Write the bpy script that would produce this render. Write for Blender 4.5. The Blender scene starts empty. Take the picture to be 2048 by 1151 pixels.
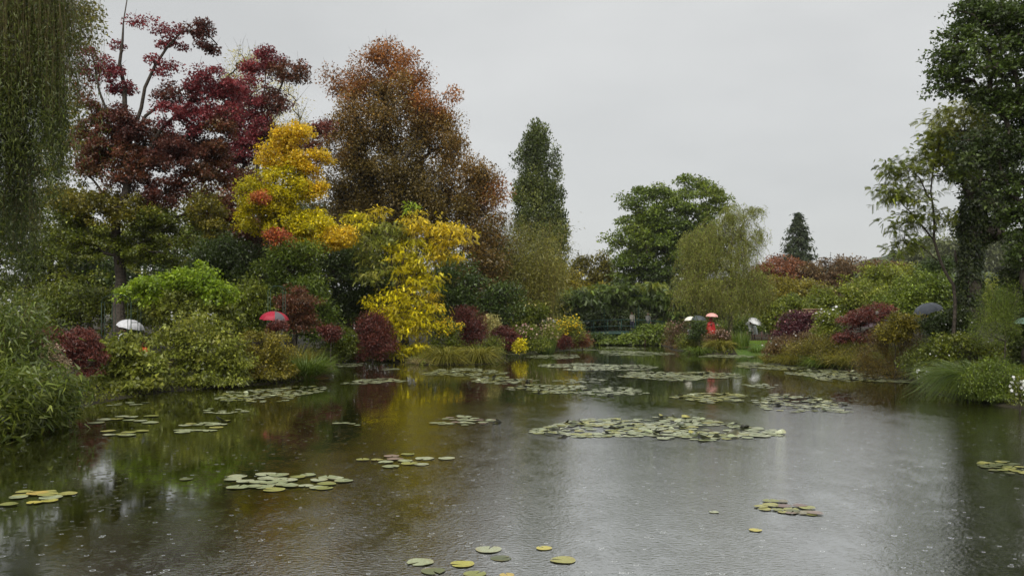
import bpy, math, random
import numpy as np
from mathutils import Vector, Matrix

rng = np.random.default_rng(11)
random.seed(11)
SC = bpy.context.scene
COL = SC.collection

# ---------------------------------------------------------------- camera
F, HZ, CX, CAMH = 1800.0, 628.0, 1024.0, 2.5        # focal length in photo pixels, horizon row, centre column, eye height
KD = F / 1479.0                                       # the planting plan was drawn up with depths in units of KD metres
cam_d = bpy.data.cameras.new('camera')
cam_d.sensor_width = 36.0
cam_d.lens = 36.0 * F / 2048.0
cam_d.shift_y = (HZ - 575.5) / 2048.0
cam_d.clip_start = 0.05
cam_d.clip_end = 3000.0
cam = bpy.data.objects.new('camera', cam_d)
cam.location = (0, 0, CAMH)
cam.rotation_euler = (math.radians(90), 0, 0)
COL.objects.link(cam)
SC.camera = cam

# ---------------------------------------------------------------- sky and sun (overcast, raining)
SUN_EL, SUN_AZ = math.radians(48), math.radians(195)   # azimuth clockwise from +Y
world = bpy.data.worlds.new('World')
SC.world = world
world.use_nodes = True
wn, wl = world.node_tree.nodes, world.node_tree.links
wn.clear()
w_out = wn.new('ShaderNodeOutputWorld')
w_bg = wn.new('ShaderNodeBackground')
w_bg.inputs['Strength'].default_value = 0.1
w_sky = wn.new('ShaderNodeTexSky')
w_sky.sky_type = 'NISHITA'
w_sky.sun_disc = False
w_sky.sun_elevation = SUN_EL
w_sky.sun_rotation = SUN_AZ
w_tc = wn.new('ShaderNodeTexCoord')
w_map = wn.new('ShaderNodeMapping')
w_map.inputs['Scale'].default_value = (1.0, 1.0, 2.6)
w_map.inputs['Rotation'].default_value = (0, 0.25, 0.3)
w_noise = wn.new('ShaderNodeTexNoise')
w_noise.inputs['Scale'].default_value = 2.2
w_noise.inputs['Detail'].default_value = 4.0
w_noise.inputs['Roughness'].default_value = 0.5
w_ramp = wn.new('ShaderNodeValToRGB')
w_ramp.color_ramp.elements[0].position = 0.36
w_ramp.color_ramp.elements[0].color = (0.635, 0.645, 0.64, 1)
w_ramp.color_ramp.elements[1].position = 0.66
w_ramp.color_ramp.elements[1].color = (0.75, 0.757, 0.75, 1)
w_scale = wn.new('ShaderNodeVectorMath')
w_scale.operation = 'SCALE'
w_scale.inputs['Scale'].default_value = 3.85
w_mix = wn.new('ShaderNodeMix')
w_mix.data_type = 'RGBA'
w_mix.inputs[0].default_value = 0.97
wl.new(w_tc.outputs['Generated'], w_map.inputs['Vector'])
wl.new(w_map.outputs[0], w_noise.inputs['Vector'])
wl.new(w_noise.outputs['Fac'], w_ramp.inputs['Fac'])
wl.new(w_ramp.outputs['Color'], w_scale.inputs[0])
wl.new(w_sky.outputs['Color'], w_mix.inputs[6])
wl.new(w_scale.outputs['Vector'], w_mix.inputs[7])
wl.new(w_mix.outputs[2], w_bg.inputs['Color'])
wl.new(w_bg.outputs[0], w_out.inputs['Surface'])

sun_d = bpy.data.lights.new('sun', 'SUN')
sun_d.energy = 1.5
sun_d.angle = math.radians(60)
sun_d.color = (1.0, 0.97, 0.92)
sun = bpy.data.objects.new('sun', sun_d)
_sd = Vector((math.sin(SUN_AZ) * math.cos(SUN_EL), math.cos(SUN_AZ) * math.cos(SUN_EL), math.sin(SUN_EL)))
sun.rotation_euler = (-_sd).to_track_quat('-Z', 'Y').to_euler()
sun.location = _sd * 60
COL.objects.link(sun)

SC.view_settings.view_transform = 'Standard'
SC.view_settings.look = 'None'
SC.view_settings.exposure = 1.3
SC.view_settings.gamma = 1.0
SC.view_settings.use_curve_mapping = False
SC.render.engine = 'CYCLES'
SC.cycles.max_bounces = 6
SC.cycles.diffuse_bounces = 3
SC.cycles.glossy_bounces = 3
SC.cycles.transmission_bounces = 3
SC.cycles.transparent_max_bounces = 4
SC.cycles.caustics_reflective = False
SC.cycles.caustics_refractive = False
SC.cycles.use_denoising = True
SC.cycles.denoiser = 'OPENIMAGEDENOISE'
SC.cycles.denoising_input_passes = 'RGB_ALBEDO_NORMAL'
SC.cycles.denoising_prefilter = 'ACCURATE'

# ---------------------------------------------------------------- materials
def new_mat(name):
    m = bpy.data.materials.new(name)
    m.use_nodes = True
    m.node_tree.nodes.clear()
    return m, m.node_tree.nodes, m.node_tree.links

def leaf_material(name, trans=0.42, rough=0.33, spec=0.5):
    m, n, l = new_mat(name)
    out = n.new('ShaderNodeOutputMaterial')
    at = n.new('ShaderNodeAttribute'); at.attribute_name = 'Col'
    p = n.new('ShaderNodeBsdfPrincipled')
    p.inputs['Roughness'].default_value = rough
    p.inputs['Specular IOR Level'].default_value = spec
    t = n.new('ShaderNodeBsdfTranslucent')
    mx = n.new('ShaderNodeMixShader'); mx.inputs[0].default_value = trans
    l.new(at.outputs['Color'], p.inputs['Base Color'])
    l.new(at.outputs['Color'], t.inputs['Color'])
    l.new(p.outputs[0], mx.inputs[1]); l.new(t.outputs[0], mx.inputs[2])
    l.new(mx.outputs[0], out.inputs['Surface'])
    return m

def noise_material(name, c1, c2, scale=4.0, rough=0.8, bump=0.0, detail=5.0, spec=0.3, metallic=0.0):
    m, n, l = new_mat(name)
    out = n.new('ShaderNodeOutputMaterial')
    p = n.new('ShaderNodeBsdfPrincipled')
    p.inputs['Roughness'].default_value = rough
    p.inputs['Specular IOR Level'].default_value = spec
    p.inputs['Metallic'].default_value = metallic
    tc = n.new('ShaderNodeTexCoord')
    nz = n.new('ShaderNodeTexNoise')
    nz.inputs['Scale'].default_value = scale
    nz.inputs['Detail'].default_value = detail
    rp = n.new('ShaderNodeValToRGB')
    rp.color_ramp.elements[0].position = 0.35; rp.color_ramp.elements[0].color = (*c1, 1)
    rp.color_ramp.elements[1].position = 0.65; rp.color_ramp.elements[1].color = (*c2, 1)
    l.new(tc.outputs['Object'], nz.inputs['Vector'])
    l.new(nz.outputs['Fac'], rp.inputs['Fac'])
    l.new(rp.outputs['Color'], p.inputs['Base Color'])
    if bump:
        b = n.new('ShaderNodeBump'); b.inputs['Strength'].default_value = bump
        b.inputs['Distance'].default_value = 0.05
        l.new(nz.outputs['Fac'], b.inputs['Height']); l.new(b.outputs[0], p.inputs['Normal'])
    l.new(p.outputs[0], out.inputs['Surface'])
    return m

M_LEAF = leaf_material('leaf')
M_NEEDLE = leaf_material('needle', 0.1, 0.6, 0.2)
M_PETAL = leaf_material('petal', 0.3, 0.7, 0.1)
M_BARK = noise_material('bark', (0.028, 0.022, 0.016), (0.075, 0.06, 0.045), 9, 0.8, 0.6)
M_BARKG = noise_material('mossy_bark', (0.05, 0.048, 0.022), (0.11, 0.095, 0.05), 9, 0.85, 0.6)
M_CANE = noise_material('cane', (0.10, 0.085, 0.025), (0.20, 0.15, 0.05), 5, 0.5)
M_SOIL = noise_material('soil', (0.014, 0.012, 0.007), (0.035, 0.03, 0.014), 1.5, 0.95, 0.5)
M_LAWN = noise_material('lawn', (0.045, 0.085, 0.012), (0.075, 0.125, 0.02), 14, 0.9, 0.3)
M_PATH = noise_material('gravel_path', (0.12, 0.10, 0.075), (0.2, 0.17, 0.13), 30, 0.9, 0.3)
M_GREENMETAL = noise_material('green_painted_metal', (0.006, 0.028, 0.012), (0.012, 0.04, 0.02), 6, 0.5, 0, 4, 0.4)
M_BRIDGE = noise_material('green_bridge_paint', (0.010, 0.042, 0.030), (0.018, 0.058, 0.042), 5, 0.45, 0.1)
M_WOOD = noise_material('weathered_wood', (0.035, 0.018, 0.014), (0.08, 0.042, 0.03), 6, 0.75, 0.3)
M_TANWOOD = noise_material('tan_wood', (0.19, 0.13, 0.07), (0.28, 0.2, 0.11), 4, 0.8, 0.2)
M_HILL = noise_material('hill_woods', (0.03, 0.05, 0.022), (0.06, 0.075, 0.03), 0.06, 0.95)
M_STEEL = noise_material('umbrella_steel', (0.06, 0.06, 0.06), (0.1, 0.1, 0.1), 5, 0.35, 0, 2, 0.5, 0.6)
M_STONE = noise_material('stone', (0.14, 0.135, 0.11), (0.24, 0.23, 0.19), 7, 0.8, 0.5)

def cloth(name, c, rough=0.6):
    return noise_material(name, tuple(v * 0.88 for v in c), tuple(min(1, v * 1.08) for v in c), 8, rough, 0.05, 3, 0.3)

# ---------------------------------------------------------------- helpers
def W(px, py, d):
    return np.array([(px - CX) * d / F, d, CAMH - (py - HZ) * d / F])

def dwater(py):
    return CAMH * F / (py - HZ)

POND = [(-9, -3), (-11, 5), (-11.5, 14.5)]
for px, py in [(-60, 905), (60, 868), (150, 815), (330, 783), (480, 772), (600, 763), (650, 748), (690, 720), (800, 722),
               (840, 730), (990, 728), (1010, 708), (1170, 697), (1185, 692)]:
    d = dwater(py); POND.append(((px - CX) * d / F, d))
POND += [(7.1, 78), (7.3, 93), (12.5, 93)]
for px, py in [(1330, 692), (1350, 700), (1420, 709), (1530, 709), (1560, 728), (1700, 742), (1850, 765), (1880, 790),
               (1960, 805), (2060, 818), (2300, 840)]:
    d = dwater(py); POND.append(((px - CX) * d / F, d))
POND += [(16, 8), (14, -3)]
POND = np.array(POND)

def pond_sd(x, y):
    """signed distance to the pond outline, negative over water"""
    x = np.asarray(x, float); y = np.asarray(y, float)
    best = np.full(x.shape, 1e9); inside = np.zeros(x.shape, bool)
    n = len(POND)
    for i in range(n):
        ax, ay = POND[i]; bx, by = POND[(i + 1) % n]
        ex, ey = bx - ax, by - ay
        t = np.clip(((x - ax) * ex + (y - ay) * ey) / (ex * ex + ey * ey), 0, 1)
        best = np.minimum(best, np.hypot(x - ax - t * ex, y - ay - t * ey))
        c = ((ay > y) != (by > y)) & (x < (bx - ax) * (y - ay) / (by - ay + 1e-12) + ax)
        inside ^= c
    return np.where(inside, -best, best)

def sstep(a, b, x):
    t = np.clip((x - a) / (b - a), 0, 1)
    return t * t * (3 - 2 * t)

def gz(x, y):
    sd = pond_sd(x, y)
    bank = 0.28 + 0.32 * sstep(2, 10, np.asarray(x, float))
    up = bank * sstep(-0.25, 1.8, sd) + 0.10 * np.sin(np.asarray(x) * 0.5) * np.cos(np.asarray(y) * 0.43) * sstep(1, 5, sd)
    up = up + 0.5 * sstep(20, 90, sd)
    return np.where(sd < -0.25, -0.9 * sstep(0.25, 2.5, -sd) - 0.02, up - 0.02)

def link(o, parent=None):
    COL.objects.link(o)
    if parent is not None:
        o.parent = parent
    return o

def empty(name, label, cat, loc=(0, 0, 0), group=None):
    o = bpy.data.objects.new(name, None)
    o.location = loc
    o.empty_display_size = 0.2
    o['label'] = label; o['category'] = cat
    if group: o['group'] = group
    return link(o)

def mesh_np(name, V, faces4=None, faces3=None, mat=None, col=None, smooth=False, mats=None):
    """mesh from numpy arrays"""
    me = bpy.data.meshes.new(name)
    V = np.asarray(V, np.float32)
    loops = []; starts = []; tot = 0
    if faces4 is not None and len(faces4):
        f = np.asarray(faces4, np.int32)
        loops.append(f.ravel()); starts.append(np.arange(len(f)) * 4); tot = len(f) * 4
    if faces3 is not None and len(faces3):
        f = np.asarray(faces3, np.int32)
        loops.append(f.ravel()); starts.append(np.arange(len(f)) * 3 + tot)
    loops = np.concatenate(loops); starts = np.concatenate(starts)
    me.vertices.add(len(V)); me.vertices.foreach_set('co', V.ravel())
    me.loops.add(len(loops)); me.loops.foreach_set('vertex_index', loops.astype(np.int32))
    me.polygons.add(len(starts)); me.polygons.foreach_set('loop_start', starts.astype(np.int32))
    if smooth:
        me.polygons.foreach_set('use_smooth', np.ones(len(starts), bool))
    me.update(calc_edges=True)
    if col is not None:
        a = me.color_attributes.new('Col', 'FLOAT_COLOR', 'POINT')
        c = np.ones((len(V), 4), np.float32); c[:, :3] = col
        a.data.foreach_set('color', c.ravel())
    if mats:
        for m in mats: me.materials.append(m)
    elif mat: me.materials.append(mat)
    return me

def obj(name, me, parent=None, kind=None, loc=None):
    o = bpy.data.objects.new(name, me)
    if kind: o['kind'] = kind
    if loc is not None: o.location = loc
    return link(o, parent)

def nrm(a):
    return a / np.maximum(np.linalg.norm(a, axis=-1, keepdims=True), 1e-9)

def runit(n):
    return nrm(rng.normal(size=(n, 3)))

_dirs = nrm(rng.normal(size=(6, 3))); _ph = rng.uniform(0, 6.28, 6); _fq = np.array([0.7, 0.9, 1.3, 1.7, 2.4, 3.1])
def snoise(P, freq=1.0):
    s = 0
    for k in range(6):
        s = s + np.sin(P @ _dirs[k] * _fq[k] * freq + _ph[k]) / (1 + 0.35 * k)
    return s / 2.2      # about -1.5..1.5

PAL = {
    'crimson': [(0.0633, 0.014, 0.014), (0.1207, 0.02, 0.024), (0.1782, 0.032, 0.036), (0.1955, 0.05, 0.036)],
    'crimdark': [(.038, .014, .011), (.070, .022, .017), (.10, .036, .022), (.09, .055, .018)],
    'redolive': [(.050, .028, .010), (.088, .040, .014), (.115, .034, .020), (.085, .065, .015)],
    'olive': [(.040, .044, .008), (.080, .082, .012), (.12, .115, .016), (.16, .14, .02)],
    'olivegr': [(.030, .046, .009), (.056, .080, .012), (.09, .112, .016), (.13, .14, .02)],
    'dark': [(.014, .026, .008), (.026, .046, .012), (.042, .070, .016), (.062, .092, .02)],
    'green': [(.028, .050, .009), (.052, .086, .013), (.080, .118, .018), (.11, .148, .024)],
    'mid': [(.036, .056, .009), (.066, .094, .013), (.10, .128, .017), (.14, .16, .027)],
    'lime': [(0.0727, 0.1288, 0.012), (0.1197, 0.1932, 0.016), (0.171, 0.2484, 0.022), (0.2308, 0.2944, 0.03)],
    'limeol': [(0.048, 0.069, 0.014), (0.088, 0.115, 0.02), (0.144, 0.1748, 0.035), (0.216, 0.23, 0.06)],
    'gold': [(0.5, 0.3456, 0.012), (0.66, 0.4644, 0.02), (0.76, 0.5508, 0.035), (0.8, 0.6048, 0.09)],
    'yelgreen': [(0.1427, 0.1606, 0.0065), (0.2408, 0.2479, 0.0081), (0.3389, 0.3213, 0.0097), (0.4816, 0.3947, 0.0146)],
    'lemon': [(0.4238, 0.3401, 0.0108), (0.5527, 0.4264, 0.0144), (0.6633, 0.5076, 0.0252), (0.7093, 0.5685, 0.054)],
    'orange': [(.42, .13, .05), (.58, .17, .07), (.62, .24, .06), (.5, .28, .04)],
    'rust': [(0.102, 0.0483, 0.0154), (0.18, 0.0782, 0.0198), (0.252, 0.1035, 0.0242), (0.312, 0.1265, 0.0308)],
    'rustgr': [(0.0713, 0.0515, 0.0143), (0.1265, 0.0829, 0.0187), (0.184, 0.103, 0.0231), (0.161, 0.1232, 0.0242)],
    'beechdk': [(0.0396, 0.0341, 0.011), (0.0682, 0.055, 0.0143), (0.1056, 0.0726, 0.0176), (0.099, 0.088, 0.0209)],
    'maple': [(.050, .016, .012), (.085, .024, .017), (.12, .034, .023), (.15, .05, .027)],
    'maplebr': [(.075, .030, .016), (.13, .050, .022), (.18, .075, .03), (.2, .06, .03)],
    'purple': [(.035, .010, .014), (.060, .016, .022), (.09, .028, .03), (.09, .05, .03)],
    'willow': [(0.0217, 0.0374, 0.0085), (0.0405, 0.0612, 0.0127), (0.0615, 0.085, 0.0187), (0.0939, 0.1148, 0.0298)],
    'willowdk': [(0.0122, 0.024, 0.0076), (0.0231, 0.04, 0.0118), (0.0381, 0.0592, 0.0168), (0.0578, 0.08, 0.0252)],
    'weepol': [(0.0605, 0.0847, 0.0162), (0.095, 0.1281, 0.0254), (0.1339, 0.1716, 0.0347), (0.1901, 0.228, 0.0578)],
    'bamboo': [(0.0468, 0.057, 0.0132), (0.078, 0.0883, 0.0198), (0.1092, 0.1159, 0.0264), (0.1404, 0.138, 0.0352)],
    'bambooblue': [(0.0216, 0.0396, 0.0086), (0.0432, 0.0684, 0.013), (0.0684, 0.0936, 0.0173), (0.1008, 0.1224, 0.0252)],
    'poplar': [(.022, .036, .011), (.042, .062, .018), (.064, .088, .024), (.095, .115, .032)],
    'conifer': [(.010, .018, .012), (.016, .026, .016), (.024, .036, .02), (.03, .042, .024)],
    'brown': [(.050, .032, .014), (.085, .052, .022), (.12, .072, .028), (.10, .085, .025)],
    'feather': [(.060, .044, .009), (.105, .074, .013), (.15, .105, .018), (.14, .125, .022)],
    'sedge': [(.055, .065, .014), (.10, .11, .022), (.16, .16, .035), (.24, .21, .06)],
    'sedgegr': [(.030, .060, .012), (.055, .095, .018), (.085, .13, .024), (.13, .17, .035)],
    'sedgedk': [(.020, .040, .008), (.038, .066, .012), (.062, .094, .017), (.10, .13, .028)],
    'straw': [(.28, .22, .09), (.40, .33, .15), (.5, .42, .2), (.33, .2, .07)],
    'cream': [(.30, .22, .12), (.42, .33, .2), (.5, .38, .28), (.28, .26, .10)],
    'white': [(.6, .6, .56), (.75, .75, .72), (.8, .8, .78), (.7, .68, .7)],
    'yellowfl': [(.55, .36, .015), (.7, .48, .02), (.75, .55, .05), (.5, .4, .03)],
    'pinkfl': [(.5, .25, .22), (.6, .4, .33), (.65, .5, .42), (.45, .2, .2)],
    'palegreen': [(.10, .12, .05), (.17, .18, .08), (.25, .25, .13), (.32, .31, .18)],
    'hazegreen': [(.030, .045, .020), (.05, .068, .03), (.07, .09, .038), (.09, .10, .045)],
    'ivy': [(.010, .020, .008), (.020, .034, .012), (.036, .055, .018), (.06, .085, .03)],
    'lawn': [(.05, .10, .012), (.07, .13, .016), (.095, .16, .02), (.12, .18, .03)],
}

for _k in PAL:                      # leaf palettes brightened, greens warmed to olive
    if _k not in ('white', 'yellowfl', 'pinkfl', 'straw', 'cream', 'gold', 'orange', 'lemon'):
        PAL[_k] = [tuple(min(.8, v * (1.5 if c[0] > c[1] * 1.3 else g)) for v, g in zip(c, (2.1, 1.85, 1.35))) for c in PAL[_k]]

def pal_color(pal, t):
    s = np.array(PAL[pal]); k = np.clip(t, 0, 1) * (len(s) - 1)
    i = np.clip(k.astype(int), 0, len(s) - 2); f = (k - i)[:, None]
    return s[i] * (1 - f) + s[i + 1] * f

def leaf_quads(P, A, N, L, Wd, fold=0.18):
    A = nrm(A); S = nrm(np.cross(A, N)); Nn = np.cross(S, A)
    L = np.asarray(L)[:, None]; Wd = np.asarray(Wd)[:, None]
    m = P + A * L * 0.45 + Nn * Wd * fold
    V = np.stack([P, m + S * Wd * 0.5, P + A * L - Nn * L * 0.06, m - S * Wd * 0.5], 1).reshape(-1, 3)
    Fc = np.arange(len(P) * 4, dtype=np.int32).reshape(-1, 4)
    return V, Fc

def leaf_tris(P, A, N, L, Wd):
    """far leaves: one pointed face each"""
    A = nrm(A); S = nrm(np.cross(A, N))
    L = np.asarray(L)[:, None]; Wd = np.asarray(Wd)[:, None]
    V = np.stack([P - S * Wd * 0.55, P + S * Wd * 0.55, P + A * L], 1).reshape(-1, 3)
    return V, np.arange(len(P) * 3, dtype=np.int32).reshape(-1, 3)

def tubes(seg_a, seg_b, ra, rb, k):
    """open tapered tubes, one for each segment"""
    a = np.asarray(seg_a, float); b = np.asarray(seg_b, float)
    t = nrm(b - a)
    ref = np.where(np.abs(t[:, 2:3]) > 0.9, np.array([[1., 0, 0]]), np.array([[0, 0, 1.]]))
    u = nrm(np.cross(t, ref)); v = np.cross(t, u)
    an = np.arange(k) / k * 2 * math.pi
    ring = np.cos(an)[None, :, None] * u[:, None] + np.sin(an)[None, :, None] * v[:, None]
    ra = np.asarray(ra, float)[:, None, None]; rb = np.asarray(rb, float)[:, None, None]
    V = np.concatenate([a[:, None] + ring * ra, b[:, None] + ring * rb], 1).reshape(-1, 3)
    n = len(a); base = (np.arange(n) * 2 * k)[:, None]
    i = np.arange(k)[None]; j = (np.arange(k)[None] + 1) % k
    Fq = np.stack([base + i, base + j, base + k + j, base + k + i], -1).reshape(-1, 4)
    return V, Fq

def poly_tube(pts, radii, k=8, cap=True):
    """one continuous tube along a polyline"""
    P = np.asarray(pts, float); n = len(P)
    T = np.gradient(P, axis=0); T = nrm(T)
    u = None; V = []
    for i in range(n):
        t = T[i]
        if u is None:
            ref = np.array([1., 0, 0]) if abs(t[2]) > 0.9 else np.array([0, 0, 1.])
            u = np.cross(t, ref)
        u = u - t * (u @ t); u = u / (np.linalg.norm(u) + 1e-9)
        v = np.cross(t, u)
        an = np.arange(k) / k * 2 * math.pi
        V.append(P[i] + radii[i] * (np.cos(an)[:, None] * u + np.sin(an)[:, None] * v))
    V = np.concatenate(V)
    Fq = []
    for i in range(n - 1):
        for j in range(k):
            Fq.append((i * k + j, i * k + (j + 1) % k, (i + 1) * k + (j + 1) % k, (i + 1) * k + j))
    F3 = []
    if cap:
        V = np.concatenate([V, P[:1], P[-1:]])
        for j in range(k):
            F3.append((n * k, (j + 1) % k, j)); F3.append((n * k + 1, (n - 1) * k + j, (n - 1) * k + (j + 1) % k))
    return V, np.array(Fq), np.array(F3) if F3 else None

class Acc:
    """collects pieces of one mesh"""
    def __init__(s): s.V = []; s.Q = []; s.T = []; s.C = []; s.n = 0
    def add(s, V, Q=None, T=None, C=None):
        V = np.asarray(V, float)
        if Q is not None and len(Q): s.Q.append(np.asarray(Q) + s.n)
        if T is not None and len(T): s.T.append(np.asarray(T) + s.n)
        s.V.append(V)
        if C is not None: s.C.append(np.broadcast_to(C, V.shape))
        s.n += len(V)
    def mesh(s, name, mat, smooth=False):
        return mesh_np(name, np.concatenate(s.V), np.concatenate(s.Q) if s.Q else None,
                       np.concatenate(s.T) if s.T else None, mat, np.concatenate(s.C) if s.C else None, smooth)

def box_acc(acc, c, h, rot=None):
    c = np.asarray(c, float); h = np.asarray(h, float)
    s = np.array([(-1, -1, -1), (1, -1, -1), (1, 1, -1), (-1, 1, -1), (-1, -1, 1), (1, -1, 1), (1, 1, 1), (-1, 1, 1)], float) * h
    if rot is not None: s = s @ np.asarray(rot).T
    acc.add(s + c, [(0, 3, 2, 1), (4, 5, 6, 7), (0, 1, 5, 4), (1, 2, 6, 5), (2, 3, 7, 6), (3, 0, 4, 7)])

# ---------------------------------------------------------------- the pond and the ground
def axis(dense_lo, dense_hi, step, lo, hi):
    a = np.arange(dense_lo, dense_hi + 1e-6, step)
    g = []; v = step; x = dense_hi
    while x < hi: v *= 1.28; x += v; g.append(min(x, hi))
    h = []; v = step; x = dense_lo
    while x > lo: v *= 1.28; x -= v; h.append(max(x, lo))
    return np.concatenate([h[::-1], a, g])
gx = axis(-34, 34, 0.75, -900, 900); gy = axis(-6, 96, 0.8, -120, 1400)
GX, GY = np.meshgrid(gx, gy)
GZ = gz(GX, GY)
nx, ny = len(gx), len(gy)
idx = np.arange(nx * ny).reshape(ny, nx)
Q = np.stack([idx[:-1, :-1], idx[:-1, 1:], idx[1:, 1:], idx[1:, :-1]], -1).reshape(-1, 4)
obj('ground', mesh_np('ground', np.stack([GX, GY, GZ], -1).reshape(-1, 3), Q, None, M_SOIL, smooth=True), kind='structure')

def water_material():
    m, n, l = new_mat('pond_water')
    out = n.new('ShaderNodeOutputMaterial')
    p = n.new('ShaderNodeBsdfPrincipled')
    p.inputs['Base Color'].default_value = (0.012, 0.013, 0.002, 1)
    p.inputs['Roughness'].default_value = 0.04
    p.inputs['IOR'].default_value = 1.9
    p.inputs['Specular IOR Level'].default_value = 0.5
    tc = n.new('ShaderNodeTexCoord')
    sep = n.new('ShaderNodeSeparateXYZ')
    l.new(tc.outputs['Object'], sep.inputs[0])
    def math_node(op, a=None, b=None, c=None):
        q = n.new('ShaderNodeMath'); q.operation = op
        for i, v in enumerate((a, b, c)):
            if v is None: continue
            if isinstance(v, (int, float)): q.inputs[i].default_value = v
            else: l.new(v, q.inputs[i])
        return q.outputs[0]
    # wind: the open water is ruffled, the water sheltered by the trees at the left and the far end is calm
    nb = n.new('ShaderNodeTexNoise'); nb.inputs['Scale'].default_value = 0.35; nb.inputs['Detail'].default_value = 4
    l.new(tc.outputs['Object'], nb.inputs['Vector'])
    off = math_node('MULTIPLY', math_node('SUBTRACT', nb.outputs['Fac'], 0.5), 7.0)
    def ss(v, lo, hi):
        q = n.new('ShaderNodeMapRange'); q.interpolation_type = 'SMOOTHSTEP'
        q.inputs['From Min'].default_value = lo; q.inputs['From Max'].default_value = hi
        l.new(v, q.inputs['Value']); return q.outputs[0]
    my = ss(math_node('ADD', sep.outputs['Y'], off), 26.5, 22.0)
    mx = ss(math_node('ADD', math_node('ADD', sep.outputs['X'], math_node('MULTIPLY', off, 0.7)), math_node('MULTIPLY', sep.outputs['Y'], -0.09)), -5.8, -3.4)
    wind = math_node('MULTIPLY', my, mx)
    # cat's paws: the gusts ruffle the open water in streaks
    mpc = n.new('ShaderNodeMapping'); mpc.inputs['Scale'].default_value = (1.2, 0.55, 1.0); mpc.inputs['Rotation'].default_value = (0, 0, -0.2)
    l.new(tc.outputs['Object'], mpc.inputs['Vector'])
    nc = n.new('ShaderNodeTexNoise'); nc.inputs['Scale'].default_value = 1.3; nc.inputs['Detail'].default_value = 5; nc.inputs['Roughness'].default_value = 0.65
    l.new(mpc.outputs[0], nc.inputs['Vector'])
    gust = ss(nc.outputs['Fac'], 0.32, 0.68)
    amp = math_node('ADD', math_node('MULTIPLY', wind, math_node('ADD', math_node('MULTIPLY', gust, 1.8), 1.6)), 0.10)
    # small chop
    mp = n.new('ShaderNodeMapping'); mp.inputs['Scale'].default_value = (1.0, 1.55, 1.0); mp.inputs['Rotation'].default_value = (0, 0, 0.25)
    l.new(tc.outputs['Object'], mp.inputs['Vector'])
    n1 = n.new('ShaderNodeTexNoise'); n1.inputs['Scale'].default_value = 14.0; n1.inputs['Detail'].default_value = 3; n1.inputs['Roughness'].default_value = 0.6
    l.new(mp.outputs[0], n1.inputs['Vector'])
    chop = math_node('MULTIPLY', n1.outputs['Fac'], amp)
    # rings spreading from rain drops
    rings = None
    for k, sc_ in enumerate((3.1, 5.3)):
        ad = n.new('ShaderNodeVectorMath'); ad.operation = 'ADD'; ad.inputs[1].default_value = (k * 3.7, k * 1.9, 0)
        l.new(tc.outputs['Object'], ad.inputs[0])
        vo = n.new('ShaderNodeTexVoronoi'); vo.voronoi_dimensions = '2D'; vo.inputs['Scale'].default_value = sc_
        l.new(ad.outputs[0], vo.inputs['Vector'])
        sc2 = n.new('ShaderNodeSeparateColor'); l.new(vo.outputs['Color'], sc2.inputs[0])
        r0 = math_node('MULTIPLY', sc2.outputs[0], 0.42)                      # ring radius differs from drop to drop
        dd = math_node('SUBTRACT', vo.outputs['Distance'], r0)
        g = math_node('POWER', 2.718, math_node('MULTIPLY', math_node('MULTIPLY', dd, dd), -160.0))
        w = math_node('MULTIPLY', g, math_node('COSINE', math_node('MULTIPLY', dd, 46.0)))
        w = math_node('MULTIPLY', w, math_node('GREATER_THAN', sc2.outputs[1], 0.45))
        rings = w if rings is None else math_node('ADD', rings, w)
    h = math_node('ADD', math_node('MULTIPLY', chop, 1.0), math_node('MULTIPLY', rings, 0.26))
    b = n.new('ShaderNodeBump'); b.inputs['Strength'].default_value = 1.0; b.inputs['Distance'].default_value = 0.0022
    l.new(h, b.inputs['Height']); l.new(b.outputs[0], p.inputs['Normal'])
    gl = n.new('ShaderNodeBsdfGlossy'); gl.inputs['Roughness'].default_value = 0.05; gl.inputs['Color'].default_value = (.97, .98, .97, 1)
    l.new(b.outputs[0], gl.inputs['Normal'])
    mxs = n.new('ShaderNodeMixShader'); l.new(math_node('ADD', math_node('MULTIPLY', wind, 0.24), 0.20), mxs.inputs[0])  # added mirror layer, raised on open water to brighten its sky reflection
    l.new(p.outputs[0], mxs.inputs[1]); l.new(gl.outputs[0], mxs.inputs[2]); l.new(mxs.outputs[0], out.inputs['Surface'])
    return m
M_WATER = water_material()
obj('pond_water', mesh_np('pond_water', [(-14, -5, 0), (19, -5, 0), (19, 94, 0), (-14, 94, 0)], [(0, 1, 2, 3)], None, M_WATER), kind='structure')

# rain rings lying on the water: pale colour stands in for sky glint
def rain_glints():
    acc = Acc(); n = 0; k = 8; an = np.arange(k) / k * 6.283
    cs = np.stack([np.cos(an), np.sin(an), np.zeros(k)], 1)
    Qr = [(i, (i + 1) % k, k + (i + 1) % k, k + i) for i in range(k)]
    while n < 1300:
        d = 8 + 42 * random.random() ** 1.15
        x = random.uniform(-0.6, 0.6) * d
        if pond_sd(np.array([x]), np.array([d]))[0] > -0.4: continue
        r = random.uniform(0.008, 0.028); w = random.uniform(.002, .0045)
        acc.add(np.concatenate([cs * (r + w) + (x, d, .0005), cs * (r - w * .6) + (x, d, .0009)]), Qr); n += 1
    m, nn, l = new_mat('rain_glint')
    out = nn.new('ShaderNodeOutputMaterial'); p = nn.new('ShaderNodeBsdfPrincipled')
    p.inputs['Base Color'].default_value = (0.62, 0.64, 0.63, 1); p.inputs['Roughness'].default_value = 0.15
    l.new(p.outputs[0], out.inputs[0])
    o = obj('rain_glints', acc.mesh('rain_glints', m), kind='stuff')
    o['label'] = 'small rain rings dotted over the pond, sky glint put into their pale colour'; o['category'] = 'rain splashes'
rain_glints()

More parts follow.
